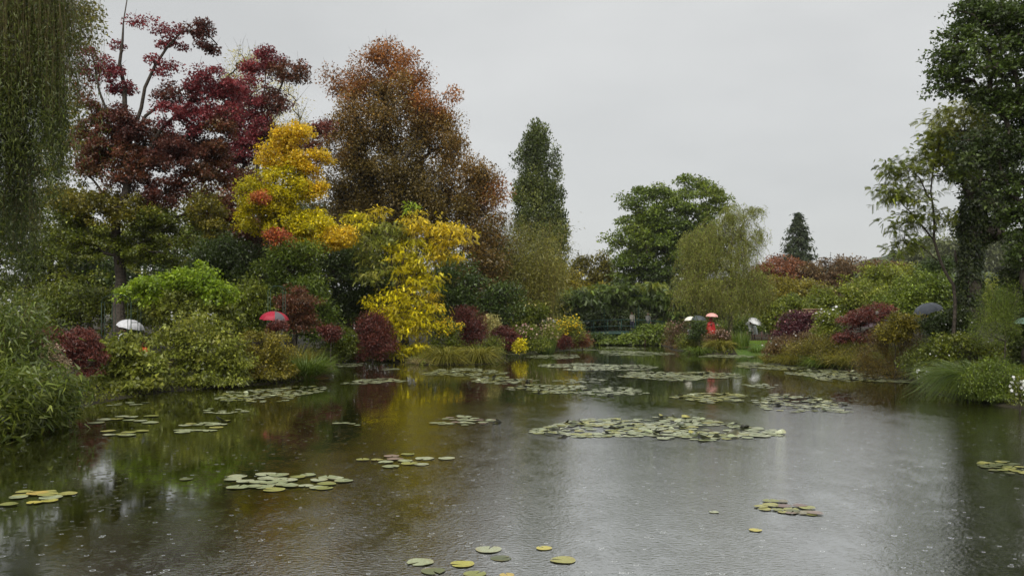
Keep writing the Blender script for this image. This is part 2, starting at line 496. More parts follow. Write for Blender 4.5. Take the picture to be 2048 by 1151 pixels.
# far hills beyond the garden
def hill(name, x0, x1, y0, y1, prof, seed):
    r = np.random.default_rng(seed)
    xs = np.linspace(x0, x1, 90); ys = np.linspace(y0, y1, 26)
    X, Y = np.meshgrid(xs, ys)
    u = (X - x0) / (x1 - x0); v = (Y - y0) / (y1 - y0)
    top = np.interp(u, *prof)
    Z = top * np.sin(np.clip(v * 1.25, 0, 1) * math.pi / 2) + r.normal(size=X.shape) * 1.6 * sstep(0, .2, v) + 2.0 * np.sin(X * .11) * np.sin(Y * .09)
    i = np.arange(X.size).reshape(X.shape)
    q = np.stack([i[:-1, :-1], i[:-1, 1:], i[1:, 1:], i[1:, :-1]], -1).reshape(-1, 4)
    obj(name, mesh_np(name, np.stack([X, Y, Z - 1], -1).reshape(-1, 3), q, None, M_HILL), kind='structure')
hill('hill', 60, 620, 330, 620, ([0, .12, .22, .35, .5, 1], [0, 8, 28, 42, 52, 60]), 3)

# ---------------------------------------------------------------- plants
def skeleton(trunk, rtrunk, ends, weights, bow=0.12, limbs=()):
    """branches that join each foliage clump to the growing tree; returns segments and radii"""
    nodes = [np.array(p, float) for p in trunk]; par = [-1] + list(range(len(trunk) - 1))
    for lp in limbs:
        j = int(np.argmin(np.linalg.norm(np.array(nodes) - lp[0], axis=1)))
        for q in lp: nodes.append(np.array(q, float)); par.append(j); j = len(nodes) - 1
    nt = len(nodes); wt = np.zeros(nt + 3 * len(ends))
    base = nodes[nt // 2]
    order = np.argsort(np.linalg.norm(ends - base, axis=1))
    arr = np.zeros((nt + 3 * len(ends), 3)); arr[:nt] = np.array(nodes); n = nt
    par = par + [0] * (3 * len(ends))
    lo = max(1, len(trunk) // 4)
    for k in order:
        c = ends[k]
        dv = arr[lo:n] - c
        cost = np.linalg.norm(dv, axis=1) + 0.9 * np.maximum(0, dv[:, 2]) + 0.0
        j = int(np.argmin(cost)) + lo
        a = arr[j]; L = np.linalg.norm(c - a)
        m1 = a + (c - a) * 0.36 + np.array([0, 0, bow * L]) + rng.normal(size=3) * 0.06 * L
        m2 = a + (c - a) * 0.70 + np.array([0, 0, bow * L]) + rng.normal(size=3) * 0.06 * L
        arr[n] = m1; par[n] = j; arr[n + 1] = m2; par[n + 1] = n; arr[n + 2] = c; par[n + 2] = n + 1
        wt[n + 2] = weights[k]; n += 3
    arr = arr[:n]; par = np.array(par[:n]); wt = wt[:n]
    for i in range(n - 1, 0, -1): wt[par[i]] += wt[i]
    r = (wt / max(wt[0], 1e-9)) ** 0.46 * rtrunk * 0.92
    return arr, par, r, nt

def trunk_poly(pts, n=10):
    P = np.array(pts, float); s = np.concatenate([[0], np.cumsum(np.linalg.norm(np.diff(P, axis=0), axis=1))])
    t = np.linspace(0, s[-1], n)
    return np.stack([np.interp(t, s, P[:, i]) for i in range(3)], 1)

def lobes_world(lobes, d, depth=0.85):
    out = []
    for lb in lobes:
        px, py, rx, ry = lb[:4]
        dd = lb[4] if len(lb) > 4 and lb[4] is not None else 0.0
        pal = lb[5] if len(lb) > 5 else None
        w = lb[6] if len(lb) > 6 else 1.0
        D = d + dd; k = D / F
        out.append((W(px, py, D), np.array([rx * k, max(rx, ry * 0.6) * k * depth, ry * k]), pal, w))
    return out

def clump_points(LB, nclumps, shell=0.42):
    vol = np.array([w * (r[0] * r[2]) for _, r, _, w in LB]); vol = vol / vol.sum()
    C = []; ID = []
    for i, (c, r, _, _) in enumerate(LB):
        k = max(2, int(round(vol[i] * nclumps)))
        u = runit(k); rad = shell + (1 - shell) * rng.random(k) ** 0.6
        rad = rad * (1 + .20 * np.clip(snoise(u * 2.2 + i * 1.7), -1.2, 1.2))
        C.append(c + u * rad[:, None] * r); ID += [i] * k
    return np.concatenate(C), np.array(ID)

def plant(name, label, cat, d, lobes, pal, leaves, L, Wl, trunk=None, r0=0.12, clumps=90, cr=0.5, flat=0.6,
          droop=0.25, group=None, style='leaf', depth=0.85, shell=0.42, ntrunk=10, bark=None, base=None, twigs=0,
          stem_name='trunk', crown_name='crown', mat=None, flowers=None, bow=0.12, fold=0.18, tsp=0.35, minz=None, upn=0.7, limbs=()):
    d = d * KD; base = None if base is None else (base[0], base[1] * KD)
    LB = lobes_world(lobes, d, depth)
    big = max(LB, key=lambda q: q[1][0] * q[1][2] * q[3])
    if trunk is None:
        bx, by = (big[0][0], big[0][1]) if base is None else ((base[0] - CX) * base[1] / F, base[1])
        g = float(gz(bx, by)) - 0.05
        pts = [(bx, by, g), (bx * .97 + big[0][0] * .03, by, g + 0.3 * (big[0][2] - g)), tuple(big[0])]
    else:
        pts = [W(p[0], p[1], d + (p[2] if len(p) > 2 else 0)) for p in trunk]
        pts[0][2] = float(gz(pts[0][0], pts[0][1])) - 0.1
    TP = trunk_poly(pts, ntrunk)
    TP[1:-1, :2] += rng.normal(size=(len(TP) - 2, 2)) * r0 * 0.4
    org = np.array([pts[0][0], pts[0][1], pts[0][2] + 0.05])
    root = empty(name, label, cat, tuple(org), group)
    C, ID = clump_points(LB, clumps, shell)
    zmin = float(gz(org[0], org[1])) + 0.05 if minz is None else minz
    C[:, 2] = np.maximum(C[:, 2], zmin + 0.1)
    wts = rng.uniform(0.6, 1.4, len(C))
    LM = [trunk_poly([W(p[0], p[1], d + (p[2] if len(p) > 2 else 0)) for p in lp], 9) for lp, _ in limbs]
    arr, par, rad, nt0 = skeleton(TP, r0, C, wts, bow, LM)
    nt = len(TP)
    for lp, (_, rl) in zip(LM, limbs):
        lp[1:-1] += rng.normal(size=(7, 3)) * rl * .6
        V, Qf, T3 = poly_tube(lp - org, np.linspace(rl, rl * .3, 9), 7)
        obj('limb', mesh_np('limb', V, Qf, T3, bark or M_BARK, smooth=True), root)
    tr = np.maximum(r0 * (1 - np.linspace(0, 1, nt)) ** 0.8, 0.012 + d * .0003); tr[0] *= 1.35
    V, Qf, T3 = poly_tube(TP - org, tr, 9 if r0 > 0.08 else 6)
    bk = bark or M_BARK
    obj(stem_name, mesh_np(stem_name, V, Qf, T3, bk, smooth=True), root)
    ii = np.arange(nt0, len(arr))
    rmin = 0.004 + d * 0.00010
    ra = np.maximum(np.minimum(rad[par[ii]], tr.max() * 0.6), rmin); rb = np.maximum(rad[ii], rmin * 0.7)
    ra = np.minimum(ra, np.maximum(rb * 1.9, rmin))
    SA, SB, RA, RB = arr[par[ii]], arr[ii], ra, rb
    if twigs:
        k = rng.integers(0, len(C), twigs); dr = nrm(nrm(C[k] - TP[-1] * 0.5 - TP[0] * 0.5) + rng.normal(size=(twigs, 3)) * 0.45 + [0, 0, 0.35])
        ln = rng.uniform(0.5, 1.5, twigs)[:, None] * cr * 1.6
        SA = np.concatenate([SA, C[k]]); SB = np.concatenate([SB, C[k] + dr * ln])
        RA = np.concatenate([RA, np.full(twigs, rmin)]); RB = np.concatenate([RB, np.full(twigs, rmin * 0.4)])
    V, Qf = tubes(SA - org, SB - org, RA, RB, 4)
    obj('branches' if stem_name == 'trunk' else 'twigs', mesh_np('branches', V, Qf, None, bk, smooth=True), root, 'stuff')
    # leaves
    cnt = np.maximum(1, (wts / wts.sum() * leaves)).astype(int)
    K = np.repeat(np.arange(len(C)), cnt); n = len(K)
    crk = cr * 1.18 * rng.uniform(0.7, 1.35, len(C))
    g3 = rng.normal(size=(n, 3)) * 0.52
    gn = np.linalg.norm(g3, axis=1, keepdims=True); g3 = g3 * np.minimum(1, 1.05 / np.maximum(gn, 1e-6)) ** .8
    off = g3 * crk[K][:, None] * np.array([1, 1, flat])
    off[:, 2] -= droop * 0.6 * crk[K] * (np.linalg.norm(g3[:, :2], axis=1) ** 2) * 0.8
    P = C[K] + off
    P[:, 2] = np.maximum(P[:, 2], zmin - 0.02 + rng.random(n) * 0.15)
    outd = nrm(off + rng.normal(size=(n, 3)) * 0.12 * cr)
    A = nrm(outd * 0.7 + rng.normal(size=(n, 3)) * 0.55 + np.array([0, 0, -droop]))
    N = nrm(np.array([0, 0, upn]) + rng.normal(size=(n, 3)) * 0.6 + outd * 0.3)
    t = 0.46 + 0.16 * snoise(P * 0.8 / max(cr, .2) * 0.6) + (rng.random(len(C))[K] - .5) * tsp + (rng.random(n) - .5) * 0.45
    pals = [LB[ID[q]][2] or pal for q in range(len(C))]
    colr = np.zeros((n, 3))
    # each leaf takes the colour of the limb it hangs nearest to, with ragged borders between limbs
    lp_ = np.array([q[2] or pal for q in LB], dtype=object)
    dist = np.stack([np.linalg.norm((P - q[0]) / q[1], axis=1) for q in LB], 1) + rng.normal(size=(n, len(LB))) * .16
    dist[np.arange(n), ID[K]] -= .25
    pk = lp_[np.argmin(dist, 1)]
    for q in set(pk):
        m = pk == q
        if m.any(): colr[m] = pal_color(q, t[m])
    colr *= np.exp(rng.normal(size=(n, 1)) * .32)
    gain = 1.2 if d < 38 else 1.28
    L = L * gain; Wl = Wl * gain if style == 'leaf' else Wl
    Lr = L * rng.uniform(0.6, 1.3, n)
    T3 = None
    if style == 'leaf' and d >= 26:
        V, T3 = leaf_tris(P - org, A, N, Lr, Wl * Lr / L); Fq = None; C4 = np.repeat(colr, 3, 0)
    elif style == 'leaf':
        V, Fq = leaf_quads(P - org, A, N, Lr, Wl * Lr / L, fold); C4 = np.repeat(colr, 4, 0)
    else:                                           # pinnate: leaflets in pairs along a stalk
        k = 7; S = nrm(np.cross(A, N)); tt = (np.arange(k) + 0.6) / k
        base_p = P[:, None] + A[:, None] * (Lr[:, None] * tt)[..., None]
        base_p[..., 2] -= (tt ** 2)[None] * Lr[:, None] * 0.32
        PP = np.concatenate([base_p, base_p], 1).reshape(-1, 3)
        sg = np.concatenate([np.ones(k), -np.ones(k)])
        AA = (S[:, None] * sg[None, :, None] * 0.85 + A[:, None] * 0.45 + np.array([0, 0, -0.35])).reshape(-1, 3)
        NN = np.repeat(N, 2 * k, 0)
        lw = np.repeat(Lr, 2 * k) * 0.36
        V, T3 = leaf_tris(PP - org, AA, NN, lw, lw * Wl); Fq = None
        C4 = np.repeat(np.repeat(colr, 2 * k, 0) * rng.uniform(.8, 1.25, (n * 2 * k, 1)), 3, 0)
    obj(crown_name, mesh_np(crown_name, V, Fq, T3, mat or M_LEAF, C4), root, 'stuff')
    if flowers:
        fp, fn, fs, part = flowers[:4]
        zone = flowers[4] if len(flowers) > 4 else 0.5
        zz = (C[:, 2] - C[:, 2].min()) / max(1e-6, np.ptp(C[:, 2]))
        ok = np.where(zz > zone)[0]
        K2 = rng.choice(ok, fn); P2 = C[K2] + runit(fn) * crk[K2][:, None] * np.array([1, 1, flat]) * rng.uniform(.8, 1.25, (fn, 1))
        P2[:, 1] -= 0.1 * cr; P2[:, 2] += 0.25 * cr
        k = 5; PP = np.repeat(P2, k, 0); an = np.tile(np.arange(k) / k * 6.283, fn)
        tilt = np.repeat(nrm(rng.normal(size=(fn, 3)) * .5 + [0, -.6, .7]), k, 0)
        u = nrm(np.cross(tilt, np.array([[1., 0.1, 0]]))); v = np.cross(tilt, u)
        AA = np.cos(an)[:, None] * u + np.sin(an)[:, None] * v + tilt * 0.35
        sz = np.repeat(fs * rng.uniform(.6, 1.3, fn), k)
        V, Fq = leaf_quads(PP - org, AA, tilt, sz, sz * 0.8)
        obj(part, mesh_np(part, V, Fq, None, M_PETAL, np.repeat(np.repeat(pal_color(fp, rng.random(fn)), k, 0), 4, 0)), root, 'stuff')
    return root

def weeper(name, label, d, lobes, pal, strands, slen, m, L, Wl, trunk, r0, limbs=60, drift=0.6, depth=0.85, cat='tree', bark=None, zfloor=0.2, sway=0.12, group=None):
    d = d * KD
    LB = lobes_world(lobes, d, depth)
    pts = [W(p[0], p[1], d + (p[2] if len(p) > 2 else 0)) for p in trunk]
    pts[0][2] = float(gz(pts[0][0], pts[0][1])) - 0.1
    TP = trunk_poly(pts, 12); org = np.array([pts[0][0], pts[0][1], pts[0][2] + .05])
    root = empty(name, label, cat, tuple(org), group)
    C, ID = clump_points(LB, limbs, 0.3)
    arr, par, rad, nt = skeleton(TP, r0, C, np.ones(len(C)), 0.28)
    tr = np.maximum(r0 * (1 - np.linspace(0, 1, nt)) ** 0.8, .03); tr[0] *= 1.3
    V, Qf, T3 = poly_tube(TP - org, tr, 9)
    obj('trunk', mesh_np('trunk', V, Qf, T3, bark or M_BARKG, smooth=True), root)
    ii = np.arange(nt, len(arr)); rmin = 0.005 + d * .00012
    rb = np.maximum(rad[ii], rmin * .7); ra = np.minimum(np.maximum(rad[par[ii]], rmin), rb * 1.9)
    V, Qf = tubes(arr[par[ii]] - org, arr[ii] - org, ra, rb, 4)
    obj('branches', mesh_np('branches', V, Qf, None, bark or M_BARKG, smooth=True), root, 'stuff')
    k = rng.integers(0, len(C), strands)
    S = C[k] + rng.normal(size=(strands, 3)) * 0.22 * np.array([LB[ID[q]][1] for q in k])
    lid = ID[k]
    ln = slen * rng.uniform(0.45, 1.15, strands) * np.array([LB[q][3] for q in lid])
    o2 = nrm((S - TP[-1]) * [1, 1, 0] + rng.normal(size=S.shape) * .8)
    t = np.linspace(0, 1, m)[None, :, None]
    lz = ln[:, None, None]
    path = S[:, None] + o2[:, None] * (drift * lz * 0.35 * (1 - np.exp(-4 * t))) + np.array([0, 0, 1.]) * (-lz * (t ** 1.15)) \
        + np.array([0, 0, 1.]) * (0.35 * drift * lz * 0.35 * np.sin(np.minimum(t * 4, math.pi)))
    wob = rng.uniform(0, 6.28, (strands, 1)); path[..., 0] += sway * np.sin(t[..., 0] * rng.uniform(2, 6, (strands, 1)) + wob) * t[..., 0] * rng.uniform(.3, 2, (strands, 1))
    path[..., 1] += sway * np.cos(t[..., 0] * 4 + wob * 2) * t[..., 0]
    path[..., 2] = np.maximum(path[..., 2], zfloor + rng.random((strands, 1)) * 0.4)
    seg = path[:, ::max(1, m // 3)]
    a = seg[:, :-1].reshape(-1, 3); b = seg[:, 1:].reshape(-1, 3)
    okk = np.linalg.norm(b - a, axis=1) > 1e-3
    V, Qf = tubes(a[okk] - org, b[okk] - org, np.full(okk.sum(), rmin * .45), np.full(okk.sum(), rmin * .4), 3)
    obj('hanging_twigs', mesh_np('hanging_twigs', V, Qf, None, M_CANE), root, 'stuff')
    P = path.reshape(-1, 3) + rng.normal(size=(strands * m, 3)) * 0.055; n = len(P)
    A = nrm(rng.normal(size=(n, 3)) * 0.55 + np.array([0, 0, -0.8])); N = runit(n)
    ts = np.repeat(rng.random(strands), m)
    tt = 0.12 + 0.55 * ts + 0.28 * rng.random(n) + .1 * snoise(P * .5)
    colr = np.zeros((n, 3)); pls = np.array([LB[q][2] or pal for q in lid], dtype=object); pk = np.repeat(pls, m)
    for q in set(pls): mm = pk == q; colr[mm] = pal_color(q, tt[mm])
    Lr = L * rng.uniform(.6, 1.25, n)
    colr *= np.exp(rng.normal(size=(n, 1)) * .28)
    V, T3 = leaf_tris(P - org, A, N, Lr, Wl * Lr / L)
    obj('crown', mesh_np('crown', V, None, T3, M_LEAF, np.repeat(colr, 3, 0)), root, 'stuff')
    return root

def tussock(name, label, px, d, n, length, spread, pal, width=0.012, g=0.75, rb=0.25, cat='grass', lean=(0, 0), group=None, pz=None, rb2=None):
    d = d * KD
    x = (px - CX) * d / F; z = float(gz(x, d)) if pz is None else pz
    z = max(z, -0.15)
    org = np.array([x, d, z]); root = empty(name, label, cat, tuple(org), group)
    an = rng.uniform(0, 6.283, n); rr = np.sqrt(rng.random(n))
    B = np.stack([np.cos(an) * rr * rb, np.sin(an) * rr * (rb2 or rb), np.zeros(n) - 0.03], 1)
    an2 = an + rng.normal(size=n) * 0.5
    hd = np.stack([np.cos(an2), np.sin(an2), np.zeros(n)], 1)
    D = nrm(hd * (spread * rng.uniform(.15, 1.1, n))[:, None] + [0, 0, 1] + np.array([lean[0], lean[1], 0]))
    ln = length * rng.uniform(.55, 1.1, n)
    m = 5; t = np.linspace(0, 1, m)
    path = B[:, None] + D[:, None] * (ln[:, None] * t)[..., None]
    path[..., 2] -= g * (ln[:, None] * t ** 2.2) * rng.uniform(.5, 1.2, (n, 1))
    path[..., :2] += hd[:, None, :2] * (g * 0.30 * ln[:, None] * t ** 2)[..., None]
    path[..., 2] = np.maximum(path[..., 2], -z + 0.005)
    side = nrm(np.cross(D, hd + [0, 0, .01]) + rng.normal(size=(n, 3)) * .35)
    w = (width * (1 - t ** 1.6 * 0.9))[None, :, None] * rng.uniform(.7, 1.3, (n, 1, 1))
    V = np.stack([path - side[:, None] * w, path + side[:, None] * w], 2).reshape(-1, 3)
    base = (np.arange(n) * m * 2)[:, None]; i = np.arange(m - 1)[None] * 2
    Fq = np.stack([base + i, base + i + 1, base + i + 3, base + i + 2], -1).reshape(-1, 4)
    tc = 0.1 + .6 * rng.random(n)
    colr = np.repeat(pal_color(pal, tc), m * 2, 0)
    obj('blades', mesh_np('blades', V, Fq, None, M_LEAF, colr), root, 'stuff')
    # last year's dead blades lie at the foot
    k = max(12, n // 14); an = rng.uniform(0, 6.283, k); P = np.stack([np.cos(an) * rb * .6, np.sin(an) * rb * .6, np.full(k, .05)], 1)
    A = np.stack([np.cos(an), np.sin(an), rng.uniform(-.1, .5, k)], 1)
    V, Fq = leaf_quads(P, A, runit(k), np.full(k, length * .55), np.full(k, width * 1.6))
    obj('dead_blades', mesh_np('dead_blades', V, Fq, None, M_LEAF, np.repeat(pal_color('brown', rng.random(k)), 4, 0)), root, 'stuff')
    return root

def bamboo(name, label, d, px0, px1, pytop, canes, leaves, pal, arch=0.6, dz=1.2, L=0.16, Wl=0.02, hmin=0.6, canepal=None, cat='bamboo', leaf_from=0.3, cr=0.35, low=False, bd=None):
    d = d * KD
    x0, x1 = (px0 - CX) * d / F, (px1 - CX) * d / F; xc = (x0 + x1) / 2
    g = float(gz(xc, d)); g = max(g, 0.0)
    org = np.array([xc, d, g]); root = empty(name, label, cat, tuple(org))
    H = W(0, pytop, d)[2] - g
    bx = rng.uniform(x0, x1, canes); bx = xc + (bx - xc) * 0.72
    by = d + rng.uniform(-dz, dz, canes)
    B = np.stack([bx, by, np.full(canes, g - .05)], 1)
    h = H * rng.uniform(hmin, 1.02, canes)
    rel = (bx - xc) / max(.1, (x1 - x0) / 2)
    an = rng.uniform(0, 6.283, canes)
    hd = nrm(np.stack([np.cos(an) * .8 + rel * 1.1, np.sin(an) * .8 - .3, np.zeros(canes)], 1))
    m = 9; t = np.linspace(0, 1, m)[None, :, None]
    path = B[:, None] + np.array([0, 0, 1.]) * (h[:, None, None] * (t - 0.10 * arch * t ** 4)) + hd[:, None] * (arch * h[:, None, None] * 0.24 * t ** 2.4)
    a = path[:, :-1].reshape(-1, 3); b = path[:, 1:].reshape(-1, 3)
    rr = np.linspace(.016, .004, m) + d * .00008
    V, Qf = tubes(a - org, b - org, np.tile(rr[:-1], canes), np.tile(rr[1:], canes), 4)
    obj('canes', mesh_np('canes', V, Qf, None, M_CANE), root, 'stuff')
    k = rng.integers(0, canes, leaves); tl = leaf_from + (1 - leaf_from) * rng.random(leaves) ** 0.7
    f = tl * (m - 1); i = np.clip(f.astype(int), 0, m - 2); fr = (f - i)[:, None]
    P = path[k, i] * (1 - fr) + path[k, i + 1] * fr
    P = P + rng.normal(size=P.shape) * cr * np.array([1, 1, .7])
    P[:, 2] = np.maximum(P[:, 2], 0.03 + rng.random(leaves) * .1)
    A = nrm(hd[k] * .5 + rng.normal(size=P.shape) * .55 + [0, 0, -.45]); N = nrm(runit(leaves) + [0, 0, .5])
    Lr = L * rng.uniform(.6, 1.3, leaves)
    tt = .35 + .2 * snoise(P) + .5 * (rng.random(leaves) - .3)
    cc = pal_color(pal, tt) * np.exp(rng.normal(size=(leaves, 1)) * .3)
    V, T3 = leaf_tris(P - org, A, N, Lr, Wl * Lr / L)
    obj('foliage', mesh_np('foliage', V, None, T3, M_LEAF, np.repeat(cc, 3, 0)), root, 'stuff')
    return root

def conifer(name, label, px, pytop, pybase, halfw, d, n=26, leaves=9000):
    d = d * KD
    x = (px - CX) * d / F; top = W(px, pytop, d)[2]; hw = halfw * d / F
    g = float(gz(x, d)); org = np.array([x, d, g]); root = empty(name, label, 'tree', tuple(org), 'far conifers')
    H = top - g; crown0 = W(px, pybase, d)[2] - g
    V, Qf, T3 = poly_tube([(0, 0, -.2), (0, 0, H * .5), (0, 0, H)], [H * .016, H * .011, .02], 7)
    obj('trunk', mesh_np('trunk', V, Qf, T3, M_BARK), root)
    SA, SB, Pl, Al = [], [], [], []
    for i in range(n):
        z = H - (H - crown0 * .75) * ((i + .5) / n) ** 1.0
        rad = hw * ((H - z) / (H - crown0 * .75)) ** 0.8 * random.uniform(.75, 1.12) + .12
        for j in range(6):
            a = random.uniform(0, 6.283); r2 = rad * random.uniform(.65, 1.1)
            if z > H - 1.5: r2 *= .8
            s = np.array([0, 0, z]); e = np.array([math.cos(a) * r2, math.sin(a) * r2, z - r2 * random.uniform(.12, .38)])
            SA.append(s); SB.append(e)
            k = max(6, int(leaves / (n * 7) * (0.35 + r2 / max(hw, .01))))
            t = np.random.default_rng(i * 7 + j).random(k) ** .8
            t = .12 + .88 * t
            p = s + (e - s) * t[:, None]; p[:, 2] += -r2 * .10 * np.sin(t * 3.14)
            p += rng.normal(size=p.shape) * np.array([1, 1, .45]) * (.06 * hw + .07 * r2)
            Pl.append(p); Al.append(np.tile(nrm(e - s)[None], (k, 1)))
    V, Qf = tubes(SA, SB, np.full(len(SA), .05), np.full(len(SA), .02), 3)
    obj('branches', mesh_np('branches', V, Qf, None, M_BARK), root, 'stuff')
    P = np.concatenate(Pl); A = nrm(np.concatenate(Al) * .5 + rng.normal(size=P.shape) * .5 + [0, 0, -.55]); k = len(P)
    Lr = hw * .13 * rng.uniform(.6, 1.3, k)
    V, T3 = leaf_tris(P, A, runit(k), Lr, Lr * .32)
    obj('crown', mesh_np('crown', V, None, T3, M_NEEDLE, np.repeat(pal_color('conifer', rng.random(k)), 3, 0)), root, 'stuff')
    return root

# ================================================================ background trees
BG = 'background trees beyond the garden'
plant('green_tree', 'broad dark green tree rising behind the weeping willow and the bridge', 'tree', 84,
      [(1345, 440, 95, 55), (1300, 400, 55, 32), (1385, 390, 60, 34), (1430, 400, 28, 26), (1270, 470, 55, 45), (1330, 500, 90, 60),
       (1260, 530, 40, 40), (1400, 500, 50, 60), (1350, 470, 70, 60, None, 'dark'), (1340, 540, 90, 50, None, 'dark'), (1300, 575, 75, 40, None, 'dark')],
      'green', 66000, .21, .15, trunk=[(1335, 690), (1335, 600), (1340, 500), (1345, 430)], r0=.45, clumps=330, cr=.85, flat=.5, shell=.35)
plant('poplar', 'tall columnar dark green poplar standing above the bamboo', 'tree', 86,
      [(1070, 300, 26, 50), (1055, 350, 30, 55), (1092, 345, 28, 62), (1060, 430, 36, 60), (1100, 430, 32, 70), (1085, 510, 45, 60),
       (1112, 490, 22, 60), (1074, 268, 12, 22)],
      'poplar', 44000, .20, .12, trunk=[(1080, 690), (1080, 560), (1078, 420), (1074, 262)], r0=.4, clumps=300, cr=.55, flat=1.7, droop=-.75, bow=.0, shell=.35, upn=.2, tsp=.7)
for k, (px, py, rx, ry, lab) in enumerate([
        (1165, 560, 40, 45, 'sparse olive sapling between the bamboo and the broad green tree'),
        (1205, 555, 35, 40, 'small half bare tree left of the broad green tree')]):
    plant('small_tree', lab, 'tree', 92, [(px, py, rx, ry), (px - 10, py + 30, rx, ry * .7), (px + 8, py - 30, rx * .5, ry * .5)],
          'olive', 5200, .26, .15, r0=.14, clumps=70, cr=.8, twigs=60, group=BG)
plant('small_tree', 'pale olive tree low behind the wisteria, right of the bamboo', 'tree', 78,
      [(1140, 590, 50, 30), (1200, 600, 60, 28), (1120, 560, 25, 32)], 'olive', 9000, .24, .14, r0=.14, clumps=80, cr=.9, group=BG)
conifer('spruce', 'tall dark spruce against the sky right of the weeping willow', 1596, 424, 530, 52, 115, 22, 11000)
conifer('spruce', 'tiny spruce top poking above the brown hedge', 1661, 503, 530, 8, 170, 12, 1200)
conifer('spruce', 'small grey green conifer beside the pinnate leaved tree, on the skyline', 1787, 486, 535, 24, 165, 14, 3000)
plant('copper_hedge', 'rust red domed hedge of shrubs under the tall spruce', 'hedge', 86,
      [(1560, 545, 52, 28), (1530, 560, 30, 24), (1600, 550, 30, 22)], 'maplebr', 14000, .22, .13, r0=.15, clumps=110, cr=.8, shell=.6)
plant('copper_hedge', 'brown russet hedge running along the skyline at the right', 'hedge', 84,
      [(1650, 548, 60, 26), (1710, 545, 50, 28), (1765, 548, 45, 26), (1690, 575, 80, 25), (1800, 560, 50, 24)], 'brown', 22000, .22, .13, r0=.15, clumps=170, cr=.8, shell=.6)
for k, (px, py, rx, ry, dd, pal, lab) in enumerate([
        (1860, 500, 42, 26, 230, 'hazegreen', 'misty green tree on the far hillside left of the ivy clad trunk'),
        (1900, 505, 35, 28, 215, 'hazegreen', 'misty rounded tree on the hillside just behind the ivy clad trunk'),
        (1990, 500, 40, 34, 220, 'hazegreen', 'misty olive tree on the hillside right of the ivy clad trunk'),
        (2035, 495, 34, 38, 225, 'hazegreen', 'misty green tree on the hillside at the right edge'),
        (1825, 515, 30, 18, 210, 'hazegreen', 'low misty green tree where the hill meets the skyline')]):
    plant('hillside_tree', lab, 'tree', dd, [(px, py, rx, ry), (px - rx * .5, py + ry * .6, rx * .7, ry * .6), (px + rx * .5, py + ry * .6, rx * .7, ry * .6)],
          pal, 5000, .7, .45, r0=.4, clumps=80, cr=2.0, group='trees on the far hillside', shell=.5)

# ================================================================ left bank, back to front
LT = None
plant('pale_tree', 'thin pale green tree showing behind the narrow crimson tree', 'tree', 58,
      [(500, 150, 50, 45), (560, 230, 50, 70), (590, 280, 28, 50), (470, 190, 30, 50), (520, 320, 60, 70), (450, 380, 50, 60)],
      'palegreen', 9000, .16, .06, trunk=[(520, 700), (520, 500), (515, 330), (510, 160)], r0=.25, clumps=150, cr=.8, twigs=260)
plant('copper_beech', 'huge copper beech with russet crown thinning to bare twigs at its top', 'tree', 50,
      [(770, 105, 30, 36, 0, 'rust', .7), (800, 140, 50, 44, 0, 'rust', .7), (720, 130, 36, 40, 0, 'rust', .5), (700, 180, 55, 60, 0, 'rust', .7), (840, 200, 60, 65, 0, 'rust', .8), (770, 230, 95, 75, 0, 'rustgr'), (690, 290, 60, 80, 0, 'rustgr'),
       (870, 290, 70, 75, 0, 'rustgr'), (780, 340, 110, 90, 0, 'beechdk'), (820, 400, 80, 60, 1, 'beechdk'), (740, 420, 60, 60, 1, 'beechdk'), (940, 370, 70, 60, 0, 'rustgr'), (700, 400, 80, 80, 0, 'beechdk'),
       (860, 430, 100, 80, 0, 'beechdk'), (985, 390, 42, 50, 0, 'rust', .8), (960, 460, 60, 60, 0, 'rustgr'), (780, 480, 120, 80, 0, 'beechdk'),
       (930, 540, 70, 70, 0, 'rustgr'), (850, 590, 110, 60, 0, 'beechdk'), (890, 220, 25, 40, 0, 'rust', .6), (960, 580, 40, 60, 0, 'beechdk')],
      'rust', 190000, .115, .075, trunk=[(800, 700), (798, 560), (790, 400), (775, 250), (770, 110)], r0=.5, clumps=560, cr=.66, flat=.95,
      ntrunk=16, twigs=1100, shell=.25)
plant('red_tree', 'narrow upright crimson tree behind the golden tree', 'tree', 44,
      [(520, 125, 40, 32, 0, 'crimson'), (575, 140, 42, 18, 0, 'redolive'), (490, 190, 42, 45, 0, 'crimson'), (555, 200, 28, 40, 0, 'crimdark', .7), (500, 270, 45, 55, 0, 'crimson'),
       (470, 320, 36, 50, 0, 'crimson'), (540, 290, 25, 50, 0, 'crimdark', .5), (640, 255, 32, 16, 0, 'maple'), (610, 300, 28, 30, 0, 'redolive', .6), (450, 235, 30, 40, 0, 'crimson'),
       (500, 380, 50, 40, 0, 'redolive')],
      'crimson', 34000, .10, .08, trunk=[(525, 690), (525, 500), (520, 330), (530, 120)], r0=.22, clumps=230, cr=.42, shell=.3, ntrunk=14, twigs=120, bow=.0)
